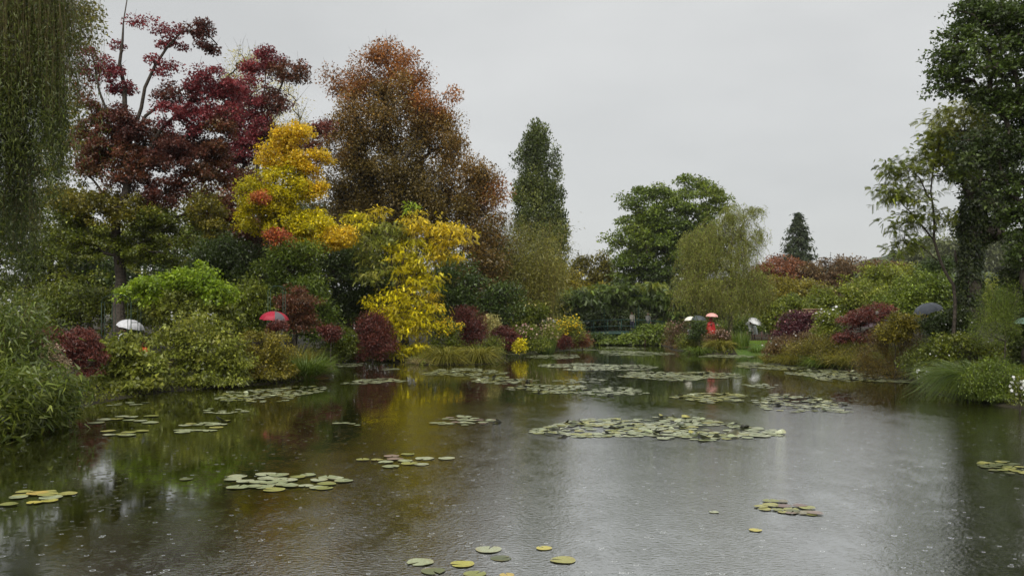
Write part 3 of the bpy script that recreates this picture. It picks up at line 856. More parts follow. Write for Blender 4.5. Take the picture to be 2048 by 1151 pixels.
plant('sweetgum', 'large spreading sweetgum with crimson top and olive lower limbs at left', 'tree', 33,
      [(280, 50, 30, 16, 0, 'crimson', .6), (225, 115, 45, 28, 0, 'crimson', .4), (345, 70, 50, 20, 0, 'crimson', .5), (400, 60, 36, 25, 0, 'crimdark', .7), (425, 95, 24, 22, 0, 'crimdark', .7),
       (320, 125, 36, 24, 0, 'crimson', .5), (185, 140, 26, 40, 0, 'crimson', .5), (235, 170, 50, 28, 0, 'crimson', .5), (345, 190, 42, 30, 0, 'crimdark', .6), (410, 165, 55, 35, 0, 'crimson'),
       (450, 190, 40, 40, 0, 'crimson'), (200, 230, 45, 45, 0, 'redolive'), (265, 255, 55, 48, 0, 'crimdark', .9), (375, 235, 64, 42, 0, 'crimson', 1), (440, 260, 40, 45, 0, 'redolive', .8),
       (180, 310, 45, 60, 0, 'redolive'), (255, 330, 65, 60, 0, 'redolive'), (350, 310, 60, 50, 0, 'crimdark'), (400, 350, 50, 40, 0, 'redolive'),
       (330, 385, 60, 40, 0, 'crimdark'), (160, 400, 60, 50, 0, 'olive'), (240, 420, 85, 50, 0, 'olive'), (330, 450, 80, 45, 0, 'olivegr'), (130, 460, 60, 50, 0, 'olivegr'),
       (210, 490, 90, 45, 0, 'olivegr'), (310, 510, 70, 35, 0, 'olivegr'), (420, 430, 45, 50, 0, 'olive'), (200, 290, 60, 55, 1, 'redolive'), (300, 290, 60, 50, 1, 'redolive'), (380, 300, 60, 50, 1, 'crimdark'), (440, 330, 40, 50, 1, 'redolive')],
      'crimson', 110000, .078, .068, trunk=[(238, 650), (238, 560), (240, 470), (246, 380), (256, 300), (248, 190), (246, 100), (254, 0)], r0=.30, clumps=720, cr=.30, flat=.6,
      ntrunk=18, shell=.15, twigs=420, bow=.02,
      limbs=[([(256, 300), (275, 230), (300, 160), (330, 95), (365, 62), (410, 60), (435, 90)], .10), ([(262, 280), (310, 215), (370, 175), (420, 140)], .09), ([(246, 370), (290, 320), (330, 240), (390, 195), (450, 190)], .12),
             ([(250, 330), (215, 240), (195, 160), (180, 95)], .09), ([(244, 420), (200, 380), (160, 330)], .08), ([(244, 430), (300, 410), (370, 350), (420, 330)], .09), ([(239, 520), (180, 490), (120, 460)], .08), ([(239, 510), (300, 480), (350, 440)], .08)])
plant('dark_tree', 'shadowy olive green tree at far left behind the hanging willow', 'tree', 44,
      [(30, 470, 90, 70), (120, 540, 80, 60), (40, 560, 90, 60), (-60, 420, 90, 120), (90, 330, 50, 70, 0, 'olive', .6), (150, 250, 40, 70, 0, 'olive', .5), (140, 60, 45, 70, 0, 'olive', .6), (170, 30, 25, 40, 0, 'olive', .5),(170, 160, 30, 50, 0, 'redolive', .4)],
      'olivegr', 26000, .15, .11, trunk=[(60, 690), (60, 540), (70, 350), (120, 100)], r0=.25, clumps=230, cr=.75)
plant('dark_tree', 'dark leafy tree closing the garden behind the lime green shrub', 'tree', 46,
      [(180, 570, 90, 60), (320, 560, 90, 60), (420, 560, 80, 60), (480, 480, 60, 50)], 'dark', 20000, .16, .11, r0=.25, clumps=180, cr=.8)
plant('dark_tree', 'dark woodland tree filling the gap behind the sweetgum trunk', 'tree', 58,
      [(200, 500, 110, 70), (330, 470, 90, 60), (430, 500, 80, 60), (100, 420, 70, 60)], 'olivegr', 17000, .20, .14, r0=.25, clumps=170, cr=.9, depth=.5)
plant('dark_tree', 'dark woodland tree filling the gap between the golden tree and the copper beech', 'tree', 60,
      [(560, 540, 90, 60), (680, 530, 90, 70), (760, 560, 80, 60), (640, 440, 50, 50)], 'dark', 16000, .20, .14, r0=.25, clumps=160, cr=.9, depth=.5)
plant('evergreen_shrub', 'tall dark evergreen mass below the golden tree', 'shrub', 39,
      [(440, 510, 65, 50), (510, 540, 70, 60), (400, 550, 45, 50), (480, 600, 70, 40)], 'dark', 26000, .12, .06, r0=.2, clumps=180, cr=.55, flat=.45, droop=.5)
plant('evergreen_shrub', 'large mid green bush sloping down behind the red umbrella', 'shrub', 36.5,
      [(590, 570, 55, 50), (620, 610, 45, 60), (560, 530, 45, 45), (640, 650, 35, 45), (600, 500, 40, 30)], 'green', 24000, .105, .055, r0=.15, clumps=170, cr=.45, flat=.5)
plant('evergreen_shrub', 'dark evergreen between the green bush and the yellow locust', 'shrub', 42,
      [(700, 580, 60, 60), (720, 640, 50, 50), (680, 520, 50, 40), (760, 560, 50, 60)], 'dark', 20000, .12, .07, r0=.18, clumps=140, cr=.55)
plant('evergreen_shrub', 'dark evergreen right of the yellow locust, under the copper beech', 'shrub', 46,
      [(910, 570, 50, 60), (950, 610, 50, 50), (880, 620, 40, 50), (1000, 600, 40, 50)], 'dark', 18000, .13, .07, r0=.18, clumps=130, cr=.55)
plant('golden_tree', 'golden yellow tree with a few orange sprays, the brightest of the left bank', 'tree', 38,
      [(575, 275, 45, 30, 0, 'gold'), (555, 315, 36, 30, 0, 'gold'), (620, 330, 36, 30, 0, 'gold'), (570, 370, 60, 40, 0, 'yelgreen'), (630, 370, 25, 24, 0, 'gold', .8), (510, 390, 36, 36, 0, 'yelgreen'),
       (560, 430, 60, 45, 0, 'yelgreen'), (615, 450, 50, 40, 0, 'yelgreen'), (495, 440, 25, 25, 0, 'yelgreen', .8), (655, 480, 48, 22, 0, 'gold'), (685, 470, 26, 14, 0, 'gold'),
       (590, 490, 40, 24, 0, 'gold', .8), (523, 394, 15, 11, -1.6, 'orange', 1.6), (568, 478, 17, 14, -1.6, 'orange', 1.8), (548, 468, 14, 8, -1.6, 'orange', 1.4)],
      'yelgreen', 56000, .085, .075, trunk=[(575, 690), (575, 560), (572, 430), (572, 265)], r0=.2, clumps=300, cr=.38, shell=.3, ntrunk=14, twigs=90)
plant('bronze_tree', 'brownish red young foliage at the foot of the golden tree', 'tree', 40.5,
      [(450, 420, 45, 35, 0, 'redolive'), (500, 470, 45, 30, 0, 'redolive'), (410, 400, 40, 35, 0, 'olive')], 'redolive', 8000, .12, .09, r0=.12, clumps=90, cr=.5)
plant('yellow_locust', 'yellow honey locust with cascading layered fronds leaning over the water', 'tree', 39,
      [(850, 448, 56, 24, 0, 'lemon', .9), (905, 465, 45, 20, 0, 'lemon'), (930, 462, 22, 12, 0, 'lemon', .8), (780, 465, 45, 30, 0, 'limeol'), (725, 440, 36, 22, 0, 'yelgreen', .8), (745, 425, 30, 10, 0, 'lemon', .7), (820, 500, 60, 30, 0, 'yelgreen'),
       (885, 500, 36, 26, 0, 'lemon'), (740, 490, 40, 36, 0, 'limeol', .9), (835, 545, 45, 30, 0, 'yelgreen'), (760, 535, 40, 40, 0, 'limeol', .8), (815, 590, 45, 32, 0, 'yelgreen'), (860, 560, 25, 18, 0, 'yelgreen'),
       (840, 625, 45, 26, 0, 'yelgreen', .8), (800, 640, 35, 30, 0, 'yelgreen'), (855, 655, 30, 18, 0, 'yelgreen'), (820, 680, 42, 24, 0, 'yelgreen', .9), (800, 700, 34, 14, 0, 'yelgreen', .6), (770, 600, 36, 34, 0, 'yelgreen', .6), (765, 650, 30, 26, 0, 'yelgreen', .5), (868, 600, 26, 18, 0, 'lemon', .7), (815, 418, 14, 20, 0, 'lime', .6)],
      'yelgreen', 12000, .15, .36, trunk=[(790, 715), (792, 640), (800, 540), (828, 430)], r0=.14, clumps=420, cr=.46, flat=.26, droop=.28, style='pinnate', shell=.45, ntrunk=14, tsp=.45)
bamboo('bamboo_grove', 'tall feathery olive bamboo grove with thin upright canes', 52, 950, 1128, 425, 190, 60000, 'bamboo', arch=.55, dz=2.4, L=.20, Wl=.04, hmin=.55, leaf_from=.2, cr=.55)
plant('lime_shrub', 'bright lime green leafy shrub above the white umbrella', 'shrub', 28.5,
      [(380, 555, 45, 32, 0, 'lime'), (430, 585, 40, 32, 0, 'lime'), (320, 580, 50, 32, 0, 'lime', .9), (275, 580, 34, 24, 0, 'lime', .8), (360, 610, 60, 40, 0, 'limeol'), (420, 630, 45, 34, 0, 'limeol')],
      'lime', 17000, .105, .075, trunk=[(365, 750), (365, 690), (370, 600)], r0=.07, clumps=180, cr=.30, flat=.5, droop=.4, shell=.5)
plant('green_shrub', 'blue green shrub right of the lime green shrub', 'shrub', 33,
      [(490, 590, 45, 36), (500, 630, 50, 40), (470, 650, 40, 36)], 'mid', 13000, .095, .06, r0=.07, clumps=120, cr=.36)
plant('dark_shrub', 'dark green undergrowth behind the rose arch at left', 'shrub', 35,
      [(160, 610, 70, 50), (230, 620, 50, 50), (100, 620, 60, 50), (300, 650, 60, 50)], 'olivegr', 15000, .10, .07, r0=.08, clumps=130, cr=.45)
plant('japanese_maple', 'bronze brown domed maple behind the red umbrella', 'tree', 33.5,
      [(590, 600, 38, 28), (570, 625, 30, 22), (605, 640, 30, 18)], 'redolive', 14000, .075, .035, r0=.06, clumps=110, cr=.34, flat=.4, droop=.5, shell=.3)
plant('japanese_maple', 'little red leaved maple in front of the red umbrella', 'tree', 28.2,
      [(556, 651, 20, 11), (548, 660, 12, 7)], 'maple', 2200, .06, .03, trunk=[(556, 720), (556, 690), (556, 655)], r0=.02, clumps=34, cr=.12, shell=.5)
plant('japanese_maple', 'dark purple red domed maple left of the yellow locust', 'tree', 38,
      [(745, 660, 34, 36), (765, 685, 28, 26), (730, 690, 26, 24), (750, 640, 22, 20)], 'maple', 15000, .075, .035, r0=.07, clumps=130, cr=.34, flat=.5, droop=.4, shell=.3)
plant('japanese_maple', 'dark red lacy maple dome on the near left bank', 'tree', 22,
      [(140, 690, 50, 34), (180, 710, 30, 36), (110, 680, 30, 26), (165, 675, 30, 22)], 'maple', 22000, .06, .022, r0=.05, clumps=190, cr=.17, flat=.4, droop=.65, shell=.45)
plant('yellow_hydrangea', 'yellow green broad leaved bush right of the lacy red maple', 'shrub', 23.6,
      [(255, 705, 48, 34), (290, 735, 42, 34), (240, 745, 42, 30), (225, 700, 26, 24), (270, 768, 50, 14, -.8), (225, 772, 34, 12, -.6)], 'limeol', 7500, .12, .085, r0=.05, clumps=120, cr=.2, flat=.5, droop=.45, shell=.55, stem_name='stem', crown_name='foliage')
plant('bank_shrub', 'tall loose shrub with pale yellowing leaves below the lime shrub', 'shrub', 25.6,
      [(390, 660, 60, 36), (360, 700, 60, 40), (430, 700, 55, 44), (400, 745, 70, 30), (470, 730, 40, 36), (360, 766, 50, 12, -.5), (430, 762, 60, 14, -.5)], 'limeol', 14000, .095, .06, r0=.06, clumps=210, cr=.24, flat=.55, droop=.35, shell=.5, stem_name='stem', crown_name='foliage', twigs=60,
      flowers=('white', 26, .05, 'blossoms', .8))
plant('bank_shrub', 'dusky olive brown shrub left of the tall bank grass', 'shrub', 27,
      [(510, 700, 50, 34), (540, 735, 50, 30), (490, 745, 40, 24), (560, 690, 30, 26), (530, 757, 60, 12, -.4)], 'olive', 14000, .07, .04, r0=.05, clumps=170, cr=.24, shell=.55, stem_name='stem', crown_name='foliage')
tussock('bank_grass', 'tall green grass clump at the point of the left bank', 617, 28.2, 900, 1.75, .55, 'sedgegr', .016, .6, .38)
tussock('bank_grass', 'shorter green grass spilling to the water beside the flat stones', 640, 29.0, 420, 1.0, .7, 'sedgegr', .014, .8, .3)
tussock('bank_grass', 'tall fine grass behind the flat stones of the left bank', 590, 29.5, 560, 1.8, .45, 'sedge', .014, .5, .45)
plant('red_shrub', 'small dark red shrub behind the tall bank grass', 'shrub', 32, [(662, 668, 18, 16), (650, 660, 12, 10)], 'maple', 2500, .07, .04, r0=.03, clumps=40, cr=.18, stem_name='stem', crown_name='foliage')
plant('bank_shrub', 'green shrub between the bank grass and the dark maple', 'shrub', 37.5,
      [(690, 685, 26, 28), (670, 700, 22, 20)], 'mid', 7000, .08, .045, r0=.04, clumps=80, cr=.26, stem_name='stem', crown_name='foliage', flowers=('white', 14, .05, 'blossoms', .6))
bamboo('waterside_bamboo', 'low blue green bamboo hanging over the water at left foreground', 15.6, -80, 110, 715, 120, 15000, 'bambooblue', arch=1.7, dz=1.5, L=.22, Wl=.046, hmin=.35, leaf_from=.08, cr=.25)
bamboo('waterside_bamboo', 'taller dusky bamboo behind the low bamboo at the left edge', 18, -60, 62, 570, 80, 12000, 'bambooblue', arch=.9, dz=1.0, L=.20, Wl=.040, hmin=.4, leaf_from=.12, cr=.32)
plant('variegated_shrub', 'small cream and pink leaved shrub beside the lacy red maple', 'shrub', 20.3,
      [(100, 708, 24, 18), (115, 730, 16, 16)], 'cream', 1700, .055, .04, r0=.03, clumps=46, cr=.12, stem_name='stem', crown_name='foliage')
weeper('weeping_willow', 'great weeping willow curtain filling the upper left corner', 21, 
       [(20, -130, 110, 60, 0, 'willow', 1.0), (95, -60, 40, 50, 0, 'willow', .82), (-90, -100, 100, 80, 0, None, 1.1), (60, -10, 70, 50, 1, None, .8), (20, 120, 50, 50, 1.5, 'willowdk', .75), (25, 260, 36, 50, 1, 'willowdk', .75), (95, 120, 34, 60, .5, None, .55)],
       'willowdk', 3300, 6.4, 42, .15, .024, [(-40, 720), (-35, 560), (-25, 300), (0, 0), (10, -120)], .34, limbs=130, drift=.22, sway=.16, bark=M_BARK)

# ================================================================ planting between the locust and the bridge
FL = None
tussock('sedge_tussock', 'broad arching sedge tussock at the water, nearest the yellow locust', 893, 37.2, 900, 1.75, .75, 'sedge', .020, .95, .40, group='waterside sedge tussocks')
tussock('sedge_tussock', 'broad arching sedge tussock at the water, nearest the round red shrub', 955, 37.6, 950, 1.75, .75, 'sedge', .020, .95, .42, group='waterside sedge tussocks')
tussock('straw_grass', 'pale straw coloured dead reeds splayed at the foot of the yellow locust', 842, 37.0, 170, 1.0, 1.5, 'straw', .012, .7, .25)
plant('yellow_flower_bush', 'bush of golden yellow daisies right of the yellow locust', 'shrub', 39.2,
      [(897, 655, 24, 20), (890, 680, 26, 20)], 'mid', 5200, .07, .035, r0=.03, clumps=70, cr=.24, stem_name='stem', crown_name='foliage', flowers=('yellowfl', 420, .055, 'blossoms', .45))
plant('japanese_maple', 'tall wine red maple above the sedge tussocks', 'tree', 41,
      [(930, 640, 34, 28), (950, 665, 24, 30), (920, 670, 24, 26)], 'maple', 14000, .075, .035, r0=.06, clumps=120, cr=.34, flat=.5, shell=.3)
plant('spindle_shrub', 'compact round red shrub at the water right of the sedge', 'shrub', 43.5,
      [(1013, 680, 27, 24), (1005, 670, 20, 18)], 'maple', 9000, .075, .035, r0=.04, clumps=90, cr=.24, flat=.4, shell=.6, stem_name='stem', crown_name='foliage')
plant('variegated_shrub', 'pale cream and green shrub right of the wine red maple', 'shrub', 44,
      [(975, 645, 22, 20), (985, 660, 18, 18)], 'palegreen', 4200, .085, .045, r0=.03, clumps=60, cr=.26, stem_name='stem', crown_name='foliage')
plant('hydrangea_tree', 'light green shrub with pale flower heads in front of the bamboo', 'shrub', 50,
      [(1050, 625, 42, 22), (1030, 640, 26, 16), (1078, 618, 20, 16)], 'mid', 10000, .11, .06, r0=.06, clumps=110, cr=.36, flowers=('palegreen', 60, .10, 'blossoms', .55), stem_name='stem', crown_name='foliage')
plant('flower_bush', 'low bush with peach and white flowers at the water right of the round red shrub', 'shrub', 46,
      [(1060, 672, 28, 20), (1045, 660, 18, 14), (1075, 690, 20, 10)], 'mid', 6500, .08, .04, r0=.03, clumps=80, cr=.26, flowers=('pinkfl', 110, .075, 'blossoms', .35), stem_name='stem', crown_name='foliage')
plant('yellow_flower_bush', 'small yellow green plant at the foot of the round red shrub', 'shrub', 43,
      [(1040, 692, 13, 12)], 'yelgreen', 1300, .08, .045, r0=.02, clumps=24, cr=.2, stem_name='stem', crown_name='foliage')
tussock('iris_leaves', 'upright green iris leaves at the water between the flower bushes', 1092, 47, 480, 1.5, .22, 'sedgegr', .016, .2, .5)
plant('yellow_flower_bush', 'tall stems of yellow flowers at the water left of the bridge rail', 'shrub', 50,
      [(1140, 655, 28, 18), (1125, 660, 18, 18), (1152, 665, 20, 16)], 'limeol', 6000, .075, .035, r0=.03, clumps=90, cr=.24, flat=1.2, droop=-.4, flowers=('yellowfl', 380, .07, 'blossoms', .4), stem_name='stem', crown_name='foliage')
plant('red_shrub', 'small red shrub at the water under the tall yellow flowers', 'shrub', 49,
      [(1128, 684, 14, 13)], 'maple', 2600, .07, .035, r0=.02, clumps=40, cr=.2, stem_name='stem', crown_name='foliage')
plant('russet_shrub', 'russet mound at the water, last before the bridge rail', 'shrub', 51,
      [(1165, 680, 22, 15), (1152, 686, 16, 10)], 'maplebr', 4200, .075, .035, r0=.02, clumps=60, cr=.24, stem_name='stem', crown_name='foliage')
plant('pale_flower_bush', 'bush with pale yellow plumes in front of the white umbrellas', 'shrub', 47.5,
      [(1098, 665, 20, 20), (1085, 680, 18, 14)], 'limeol', 4200, .08, .035, r0=.02, clumps=60, cr=.24, flat=1.2, droop=-.3, flowers=('cream', 120, .08, 'blossoms', .5), stem_name='stem', crown_name='foliage')
# wisteria over the bridge and the shrubs at its foot
plant('wisteria', 'dense dark green wisteria roofing the whole footbridge', 'climber', 65,
      [(1130, 600, 45, 22), (1175, 592, 45, 18), (1225, 584, 48, 18), (1270, 582, 48, 18), (1315, 594, 45, 18), (1352, 604, 34, 28), (1108, 614, 32, 26), (1092, 630, 22, 20), (1200, 604, 70, 9, None, 'dark'), (1280, 603, 60, 9, None, 'dark'), (1345, 630, 26, 16), (1180, 580, 26, 9, None, 'mid'), (1290, 574, 34, 9, None, 'mid'), (1240, 578, 30, 8, None, 'mid'), (1335, 588, 26, 10, None, 'mid'), (1140, 592, 26, 10, None, 'mid')],  # top lobes coloured lighter as if lit, the rest darker as if shaded
      'dark', 9400, .33, .38, trunk=[(1120, 690), (1122, 650), (1135, 600)], r0=.10, clumps=330, cr=.50, flat=.38, droop=.4, style='pinnate', shell=.25, tsp=.6, depth=1.2)  # crown deepened so it keeps the sun off the bridge
plant('bridge_shrub', 'dark green shrubbery at the water under the right half of the bridge', 'shrub', 60,
      [(1270, 675, 40, 15), (1300, 670, 34, 20), (1230, 684, 30, 8), (1330, 668, 30, 26)], 'green', 12000, .15, .09, r0=.06, clumps=130, cr=.45, flat=.45, droop=.5, shell=.5, stem_name='stem', crown_name='foliage')
plant('bridge_shrub', 'dark green shrubbery at the water under the left half of the bridge', 'shrub', 61,
      [(1205, 680, 26, 11), (1185, 678, 22, 12), (1225, 684, 20, 8)], 'dark', 6500, .15, .09, r0=.05, clumps=80, cr=.42, flat=.45, stem_name='stem', crown_name='foliage')
plant('dark_tree', 'thicket behind the footbridge, coloured dark for the shade under the wisteria', 'tree', 71,
      [(1150, 640, 70, 36), (1210, 640, 60, 36), (1260, 645, 80, 40), (1340, 640, 70, 40), (1400, 620, 60, 50)], 'ivy', 20000, .22, .13, r0=.15, clumps=170, cr=.9, depth=.5)  # added dark foliage so the gap below the wisteria reads as shade

# ================================================================ right bank
weeper('weeping_tree', 'feathery olive yellow weeping tree by the lawn, right of the bridge', 52,
       [(1465, 425, 32, 22, 0, None, .5), (1440, 460, 45, 30, 0, None, .7), (1490, 470, 34, 34, 0, None, .6), (1510, 420, 22, 14, 0, None, .45), (1410, 510, 45, 40, 0, None, .8), (1480, 530, 45, 40, 0, None, .8),
        (1400, 570, 45, 34, 0, None, .9), (1450, 580, 55, 34, 0, None, .9), (1505, 580, 28, 30, 0, None, .9), (1385, 480, 24, 24, 0, None, .6)],
       'weepol', 4600, 1.5, 19, .12, .030, [(1461, 690), (1461, 620), (1462, 540), (1465, 430)], .17, limbs=300, drift=1.0, sway=.22)
GB = 'green shrubs rising behind the right bank'
plant('dark_tree', 'olive brown bushy tree right of the weeping tree below the copper hedge', 'tree', 66,
      [(1560, 580, 50, 26), (1610, 585, 40, 28), (1530, 600, 40, 26)], 'olive', 12000, .17, .10, r0=.12, clumps=110, cr=.6)
plant('green_shrub', 'ivy like dark green mound above the wooden panel', 'shrub', 52,
      [(1570, 620, 45, 20), (1600, 605, 40, 18), (1545, 635, 24, 22)], 'mid', 11000, .11, .07, r0=.08, clumps=120, cr=.4, flat=.4, droop=.5, group=GB, shell=.55)
plant('green_shrub', 'yellow green thicket above the red maple of the right bank', 'shrub', 44,
      [(1690, 600, 55, 26), (1640, 605, 30, 24), (1740, 590, 50, 28), (1660, 635, 40, 26)], 'mid', 16000, .10, .065, r0=.08, clumps=150, cr=.4, group=GB, flowers=('palegreen', 26, .08, 'blossoms', .6))
plant('green_shrub', 'tall green thicket behind, meeting the brown hedge on the skyline', 'shrub', 52,
      [(1770, 545, 50, 30), (1730, 560, 40, 26), (1830, 555, 45, 24), (1790, 580, 70, 30)], 'mid', 15000, .12, .075, r0=.1, clumps=140, cr=.5, group=GB)
plant('green_shrub', 'bright green thicket just left of the ivy clad trunk', 'shrub', 36,
      [(1840, 580, 50, 32), (1880, 575, 34, 30), (1800, 600, 45, 26), (1870, 610, 45, 26)], 'green', 15000, .09, .055, r0=.08, clumps=140, cr=.34, group=GB)
plant('green_shrub', 'yellowing shrub just right of the ivy clad trunk', 'shrub', 35,
      [(1990, 575, 45, 26), (2030, 590, 36, 34), (1960, 600, 26, 26)], 'limeol', 9000, .09, .055, r0=.08, clumps=100, cr=.34, group=GB)
plant('dark_shrub', 'near black green holly showing over the bright thicket', 'shrub', 44, [(1860, 540, 28, 22), (1885, 530, 22, 18)], 'dark', 6500, .10, .06, r0=.08, clumps=70, cr=.35)
# the big trees at the right edge
plant('dark_canopy_tree', 'tall dark leaved tree overhanging the upper right corner', 'tree', 23,
      [(1990, 30, 90, 45), (1930, 60, 50, 40, 0, 'dark', .6), (1960, 130, 90, 50), (1890, 110, 36, 30, 0, None, .7), (1900, 160, 45, 28, 0, None, .8), (2060, 80, 80, 80), (2030, 200, 60, 50), (1990, 190, 60, 30, 0, None, .8), (2060, 280, 50, 90),
       (2000, 300, 45, 60, 0, 'ivy', .8), (2040, 390, 55, 70, 0, 'dark', .7), (1980, 380, 40, 40, 0, 'ivy', .5), (2070, 480, 50, 80, 0, 'dark'), (1950, 20, 40, 30, 0, None, .7), (1940, 300, 50, 40, 0, 'ivy', .8)],
      'dark', 34000, .085, .07, trunk=[(2075, 760), (2070, 600), (2060, 400), (2050, 200), (2030, 20)], r0=.3, clumps=420, cr=.28, flat=.6, ntrunk=16, shell=.15, twigs=160,
      limbs=[([(2060, 330), (2000, 220), (1940, 160), (1880, 140)], .09), ([(2050, 220), (1990, 120), (1930, 60)], .08), ([(2065, 450), (2020, 380), (1985, 300), (1960, 270)], .08)])
plant('pinnate_tree', 'slender tree with light green pinnate leaves leaning left against the sky', 'tree', 25,
      [(1790, 335, 40, 24, 0, 'mid', .7), (1860, 330, 45, 26, 0, 'mid', .8), (1910, 250, 60, 36, 0, 'limeol'), (1880, 285, 45, 28, 0, 'mid'), (1780, 385, 36, 22, 0, 'mid', .9), (1830, 390, 45, 26, 0, 'mid', .6), (1800, 440, 40, 24, 0, 'mid', .7),
       (1860, 440, 40, 30, 0, 'mid', .5), (1810, 480, 34, 18, 0, 'mid', .7), (1950, 220, 45, 26, 0, 'limeol', .8), (1940, 330, 40, 40, 0, 'green', .7), (1790, 495, 22, 10, 0, 'mid', .6)],
      'limeol', 3600, .18, .34, trunk=[(1915, 640), (1905, 570), (1880, 530), (1868, 470), (1860, 380), (1880, 290), (1910, 230)], r0=.075, clumps=210, cr=.34, flat=.5, droop=.12, style='pinnate', shell=.3, ntrunk=18, bow=.03,
      limbs=[([(1868, 480), (1835, 440), (1800, 400), (1770, 370)], .03), ([(1862, 400), (1835, 350), (1800, 325)], .03), ([(1875, 520), (1840, 490), (1800, 480)], .025), ([(1885, 300), (1915, 330), (1940, 330)], .025)])
def ivy_tree():
    d = 27.0 * KD
    r = plant('ivy_clad_tree', 'leaning tree with thick trunk wrapped in dark ivy at right', 'tree', 27.0,
              [(1925, 330, 45, 45, 0, 'ivy', .9), (1960, 400, 50, 50, 0, 'ivy'), (1900, 310, 40, 30, 0, 'ivy', .7), (1990, 440, 45, 40, 0, 'ivy', .8), (1935, 440, 34, 40, 0, 'ivy', .8), (2010, 350, 45, 60, 0, 'dark'), (1960, 280, 45, 40, 0, 'dark', .8)],
              'ivy', 13000, .085, .07, trunk=[(1938, 640), (1938, 590), (1940, 520), (1944, 470), (1950, 400), (1950, 300)], r0=.40, clumps=150, cr=.30, ntrunk=14, shell=.3)
    # second limb, forking right
    o = np.array(r.location)
    pts = trunk_poly([W(1944, 500, d) - o, W(1975, 465, d) - o, W(2010, 430, d) - o, W(2040, 380, d) - o], 8)
    V, Qf, T3 = poly_tube(pts, np.linspace(.26, .08, 8), 8)
    obj('limb', mesh_np('limb', V, Qf, T3, M_BARK, smooth=True), r)
    pts = trunk_poly([W(1930, 528, d) - o, W(1912, 522, d) - o, W(1910, 500, d) - o], 5)
    V, Qf, T3 = poly_tube(pts, np.linspace(.08, .03, 5), 6)
    obj('dead_snag', mesh_np('dead_snag', V, Qf, T3, M_BARK, smooth=True), r)
    # ivy leaves clothe the trunk
    n = 6500; tp = trunk_poly([W(1938, 640, d), W(1938, 590, d), W(1940, 520, d), W(1944, 470, d), W(1950, 400, d)], 60)
    k = rng.integers(0, 60, n); an = rng.uniform(0, 6.283, n); rad = .36 + .10 * rng.random(n) + .07 * np.sin(k * .5 + an * 2)
    ov = np.stack([np.cos(an), np.sin(an), np.zeros(n)], 1); P = tp[k] + ov * rad[:, None] + rng.normal(size=(n, 3)) * [0, 0, .08]
    p2 = trunk_poly([W(1944, 500, d), W(1975, 465, d), W(2010, 430, d)], 30); k2 = rng.integers(0, 30, 1800)
    P = np.concatenate([P, p2[k2] + runit(1800) * .32]); ov = np.concatenate([ov, runit(1800)]); m = len(P)
    V, T4 = leaf_tris(P - o, rng.normal(size=(m, 3)) * .5 + [0, 0, -.8], ov + rng.normal(size=(m, 3)) * .35, .10 * rng.uniform(.7, 1.3, m), .085 * rng.uniform(.7, 1.2, m))
    obj('ivy', mesh_np('ivy', V, None, T4, M_LEAF, np.repeat(pal_color('ivy', rng.random(m)), 3, 0)), r, 'stuff')
ivy_tree()
# waterside planting of the right bank, far to near
plant('flower_bush', 'greyish bush with pale seed heads right of the bridge shrubbery', 'shrub', 53,
      [(1365, 665, 26, 20), (1350, 680, 18, 14), (1345, 660, 14, 14)], 'brown', 5200, .075, .03, r0=.03, clumps=80, cr=.26, flat=1.1, droop=-.2, flowers=('pinkfl', 90, .05, 'blossoms', .4), stem_name='stem', crown_name='foliage')
plant('flower_bush', 'green bush at the water left of the weeping tree trunk', 'shrub', 49,
      [(1390, 690, 30, 14), (1375, 680, 22, 12)], 'olivegr', 5000, .08, .04, r0=.03, clumps=70, cr=.25, stem_name='stem', crown_name='foliage')
plant('flower_bush', 'pinkish brown bush beside the weeping tree trunk', 'shrub', 47.4,
      [(1440, 667, 16, 11), (1448, 676, 16, 12), (1424, 674, 14, 10)], 'brown', 3800, .075, .035, r0=.02, clumps=60, cr=.22, flowers=('pinkfl', 130, .055, 'blossoms', .3), stem_name='stem', crown_name='foliage')
plant('dark_shrub', 'rounded blue grey shrub in front of the dark umbrella', 'shrub', 48.2,
      [(1398, 655, 18, 16), (1390, 665, 18, 12)], 'dark', 3800, .08, .04, r0=.03, clumps=60, cr=.24)
for px, n, s, pal, lab in [(1398, 420, 1.25, 'sedgegr', 'dark green tussock at the water, left of the pair below the weeping tree'),
                           (1440, 480, 1.4, 'sedge', 'streaky green tussock at the water directly below the weeping tree')]:
    tussock('sedge_tussock', lab, px, 46.6, n, s, .75, pal, .024, .95, .40, group='waterside sedge tussocks')
tussock('iris_leaves', 'upright sword leaved iris clump beside the lawn', 1482, 46.5, 260, 1.3, .28, 'sedgegr', .02, .15, .45)
tussock('iris_leaves', 'low leafy iris clump at the lawn edge with a bent blade', 1512, 46.0, 130, .7, .9, 'sedgegr', .018, .4, .35)
plant('smoke_bush', 'dark purple smoke bush left of the wooden panel', 'shrub', 38,
      [(1590, 648, 34, 20), (1615, 635, 20, 14), (1570, 665, 26, 18)], 'purple', 8500, .075, .045, r0=.04, clumps=100, cr=.25, stem_name='stem', crown_name='foliage', flowers=('pinkfl', 30, .05, 'blossoms', .2))
plant('bank_shrub', 'brown seed head bush on the right bank below the smoke bush', 'shrub', 36.5,
      [(1570, 690, 36, 18), (1610, 685, 34, 18), (1545, 695, 20, 14)], 'brown', 9000, .07, .03, r0=.04, clumps=120, cr=.24, stem_name='stem', crown_name='foliage', flowers=('white', 40, .05, 'blossoms', .3))
tussock('bank_grass', 'ragged olive grass at the water below the smoke bush', 1600, 36.0, 600, 1.2, .8, 'sedge', .018, .8, .9, rb2=.6)
tussock('bank_grass', 'dark green grass hanging to the water, mid right bank', 1655, 34.3, 650, 1.2, .8, 'sedgegr', .018, .9, .8, rb2=.6)
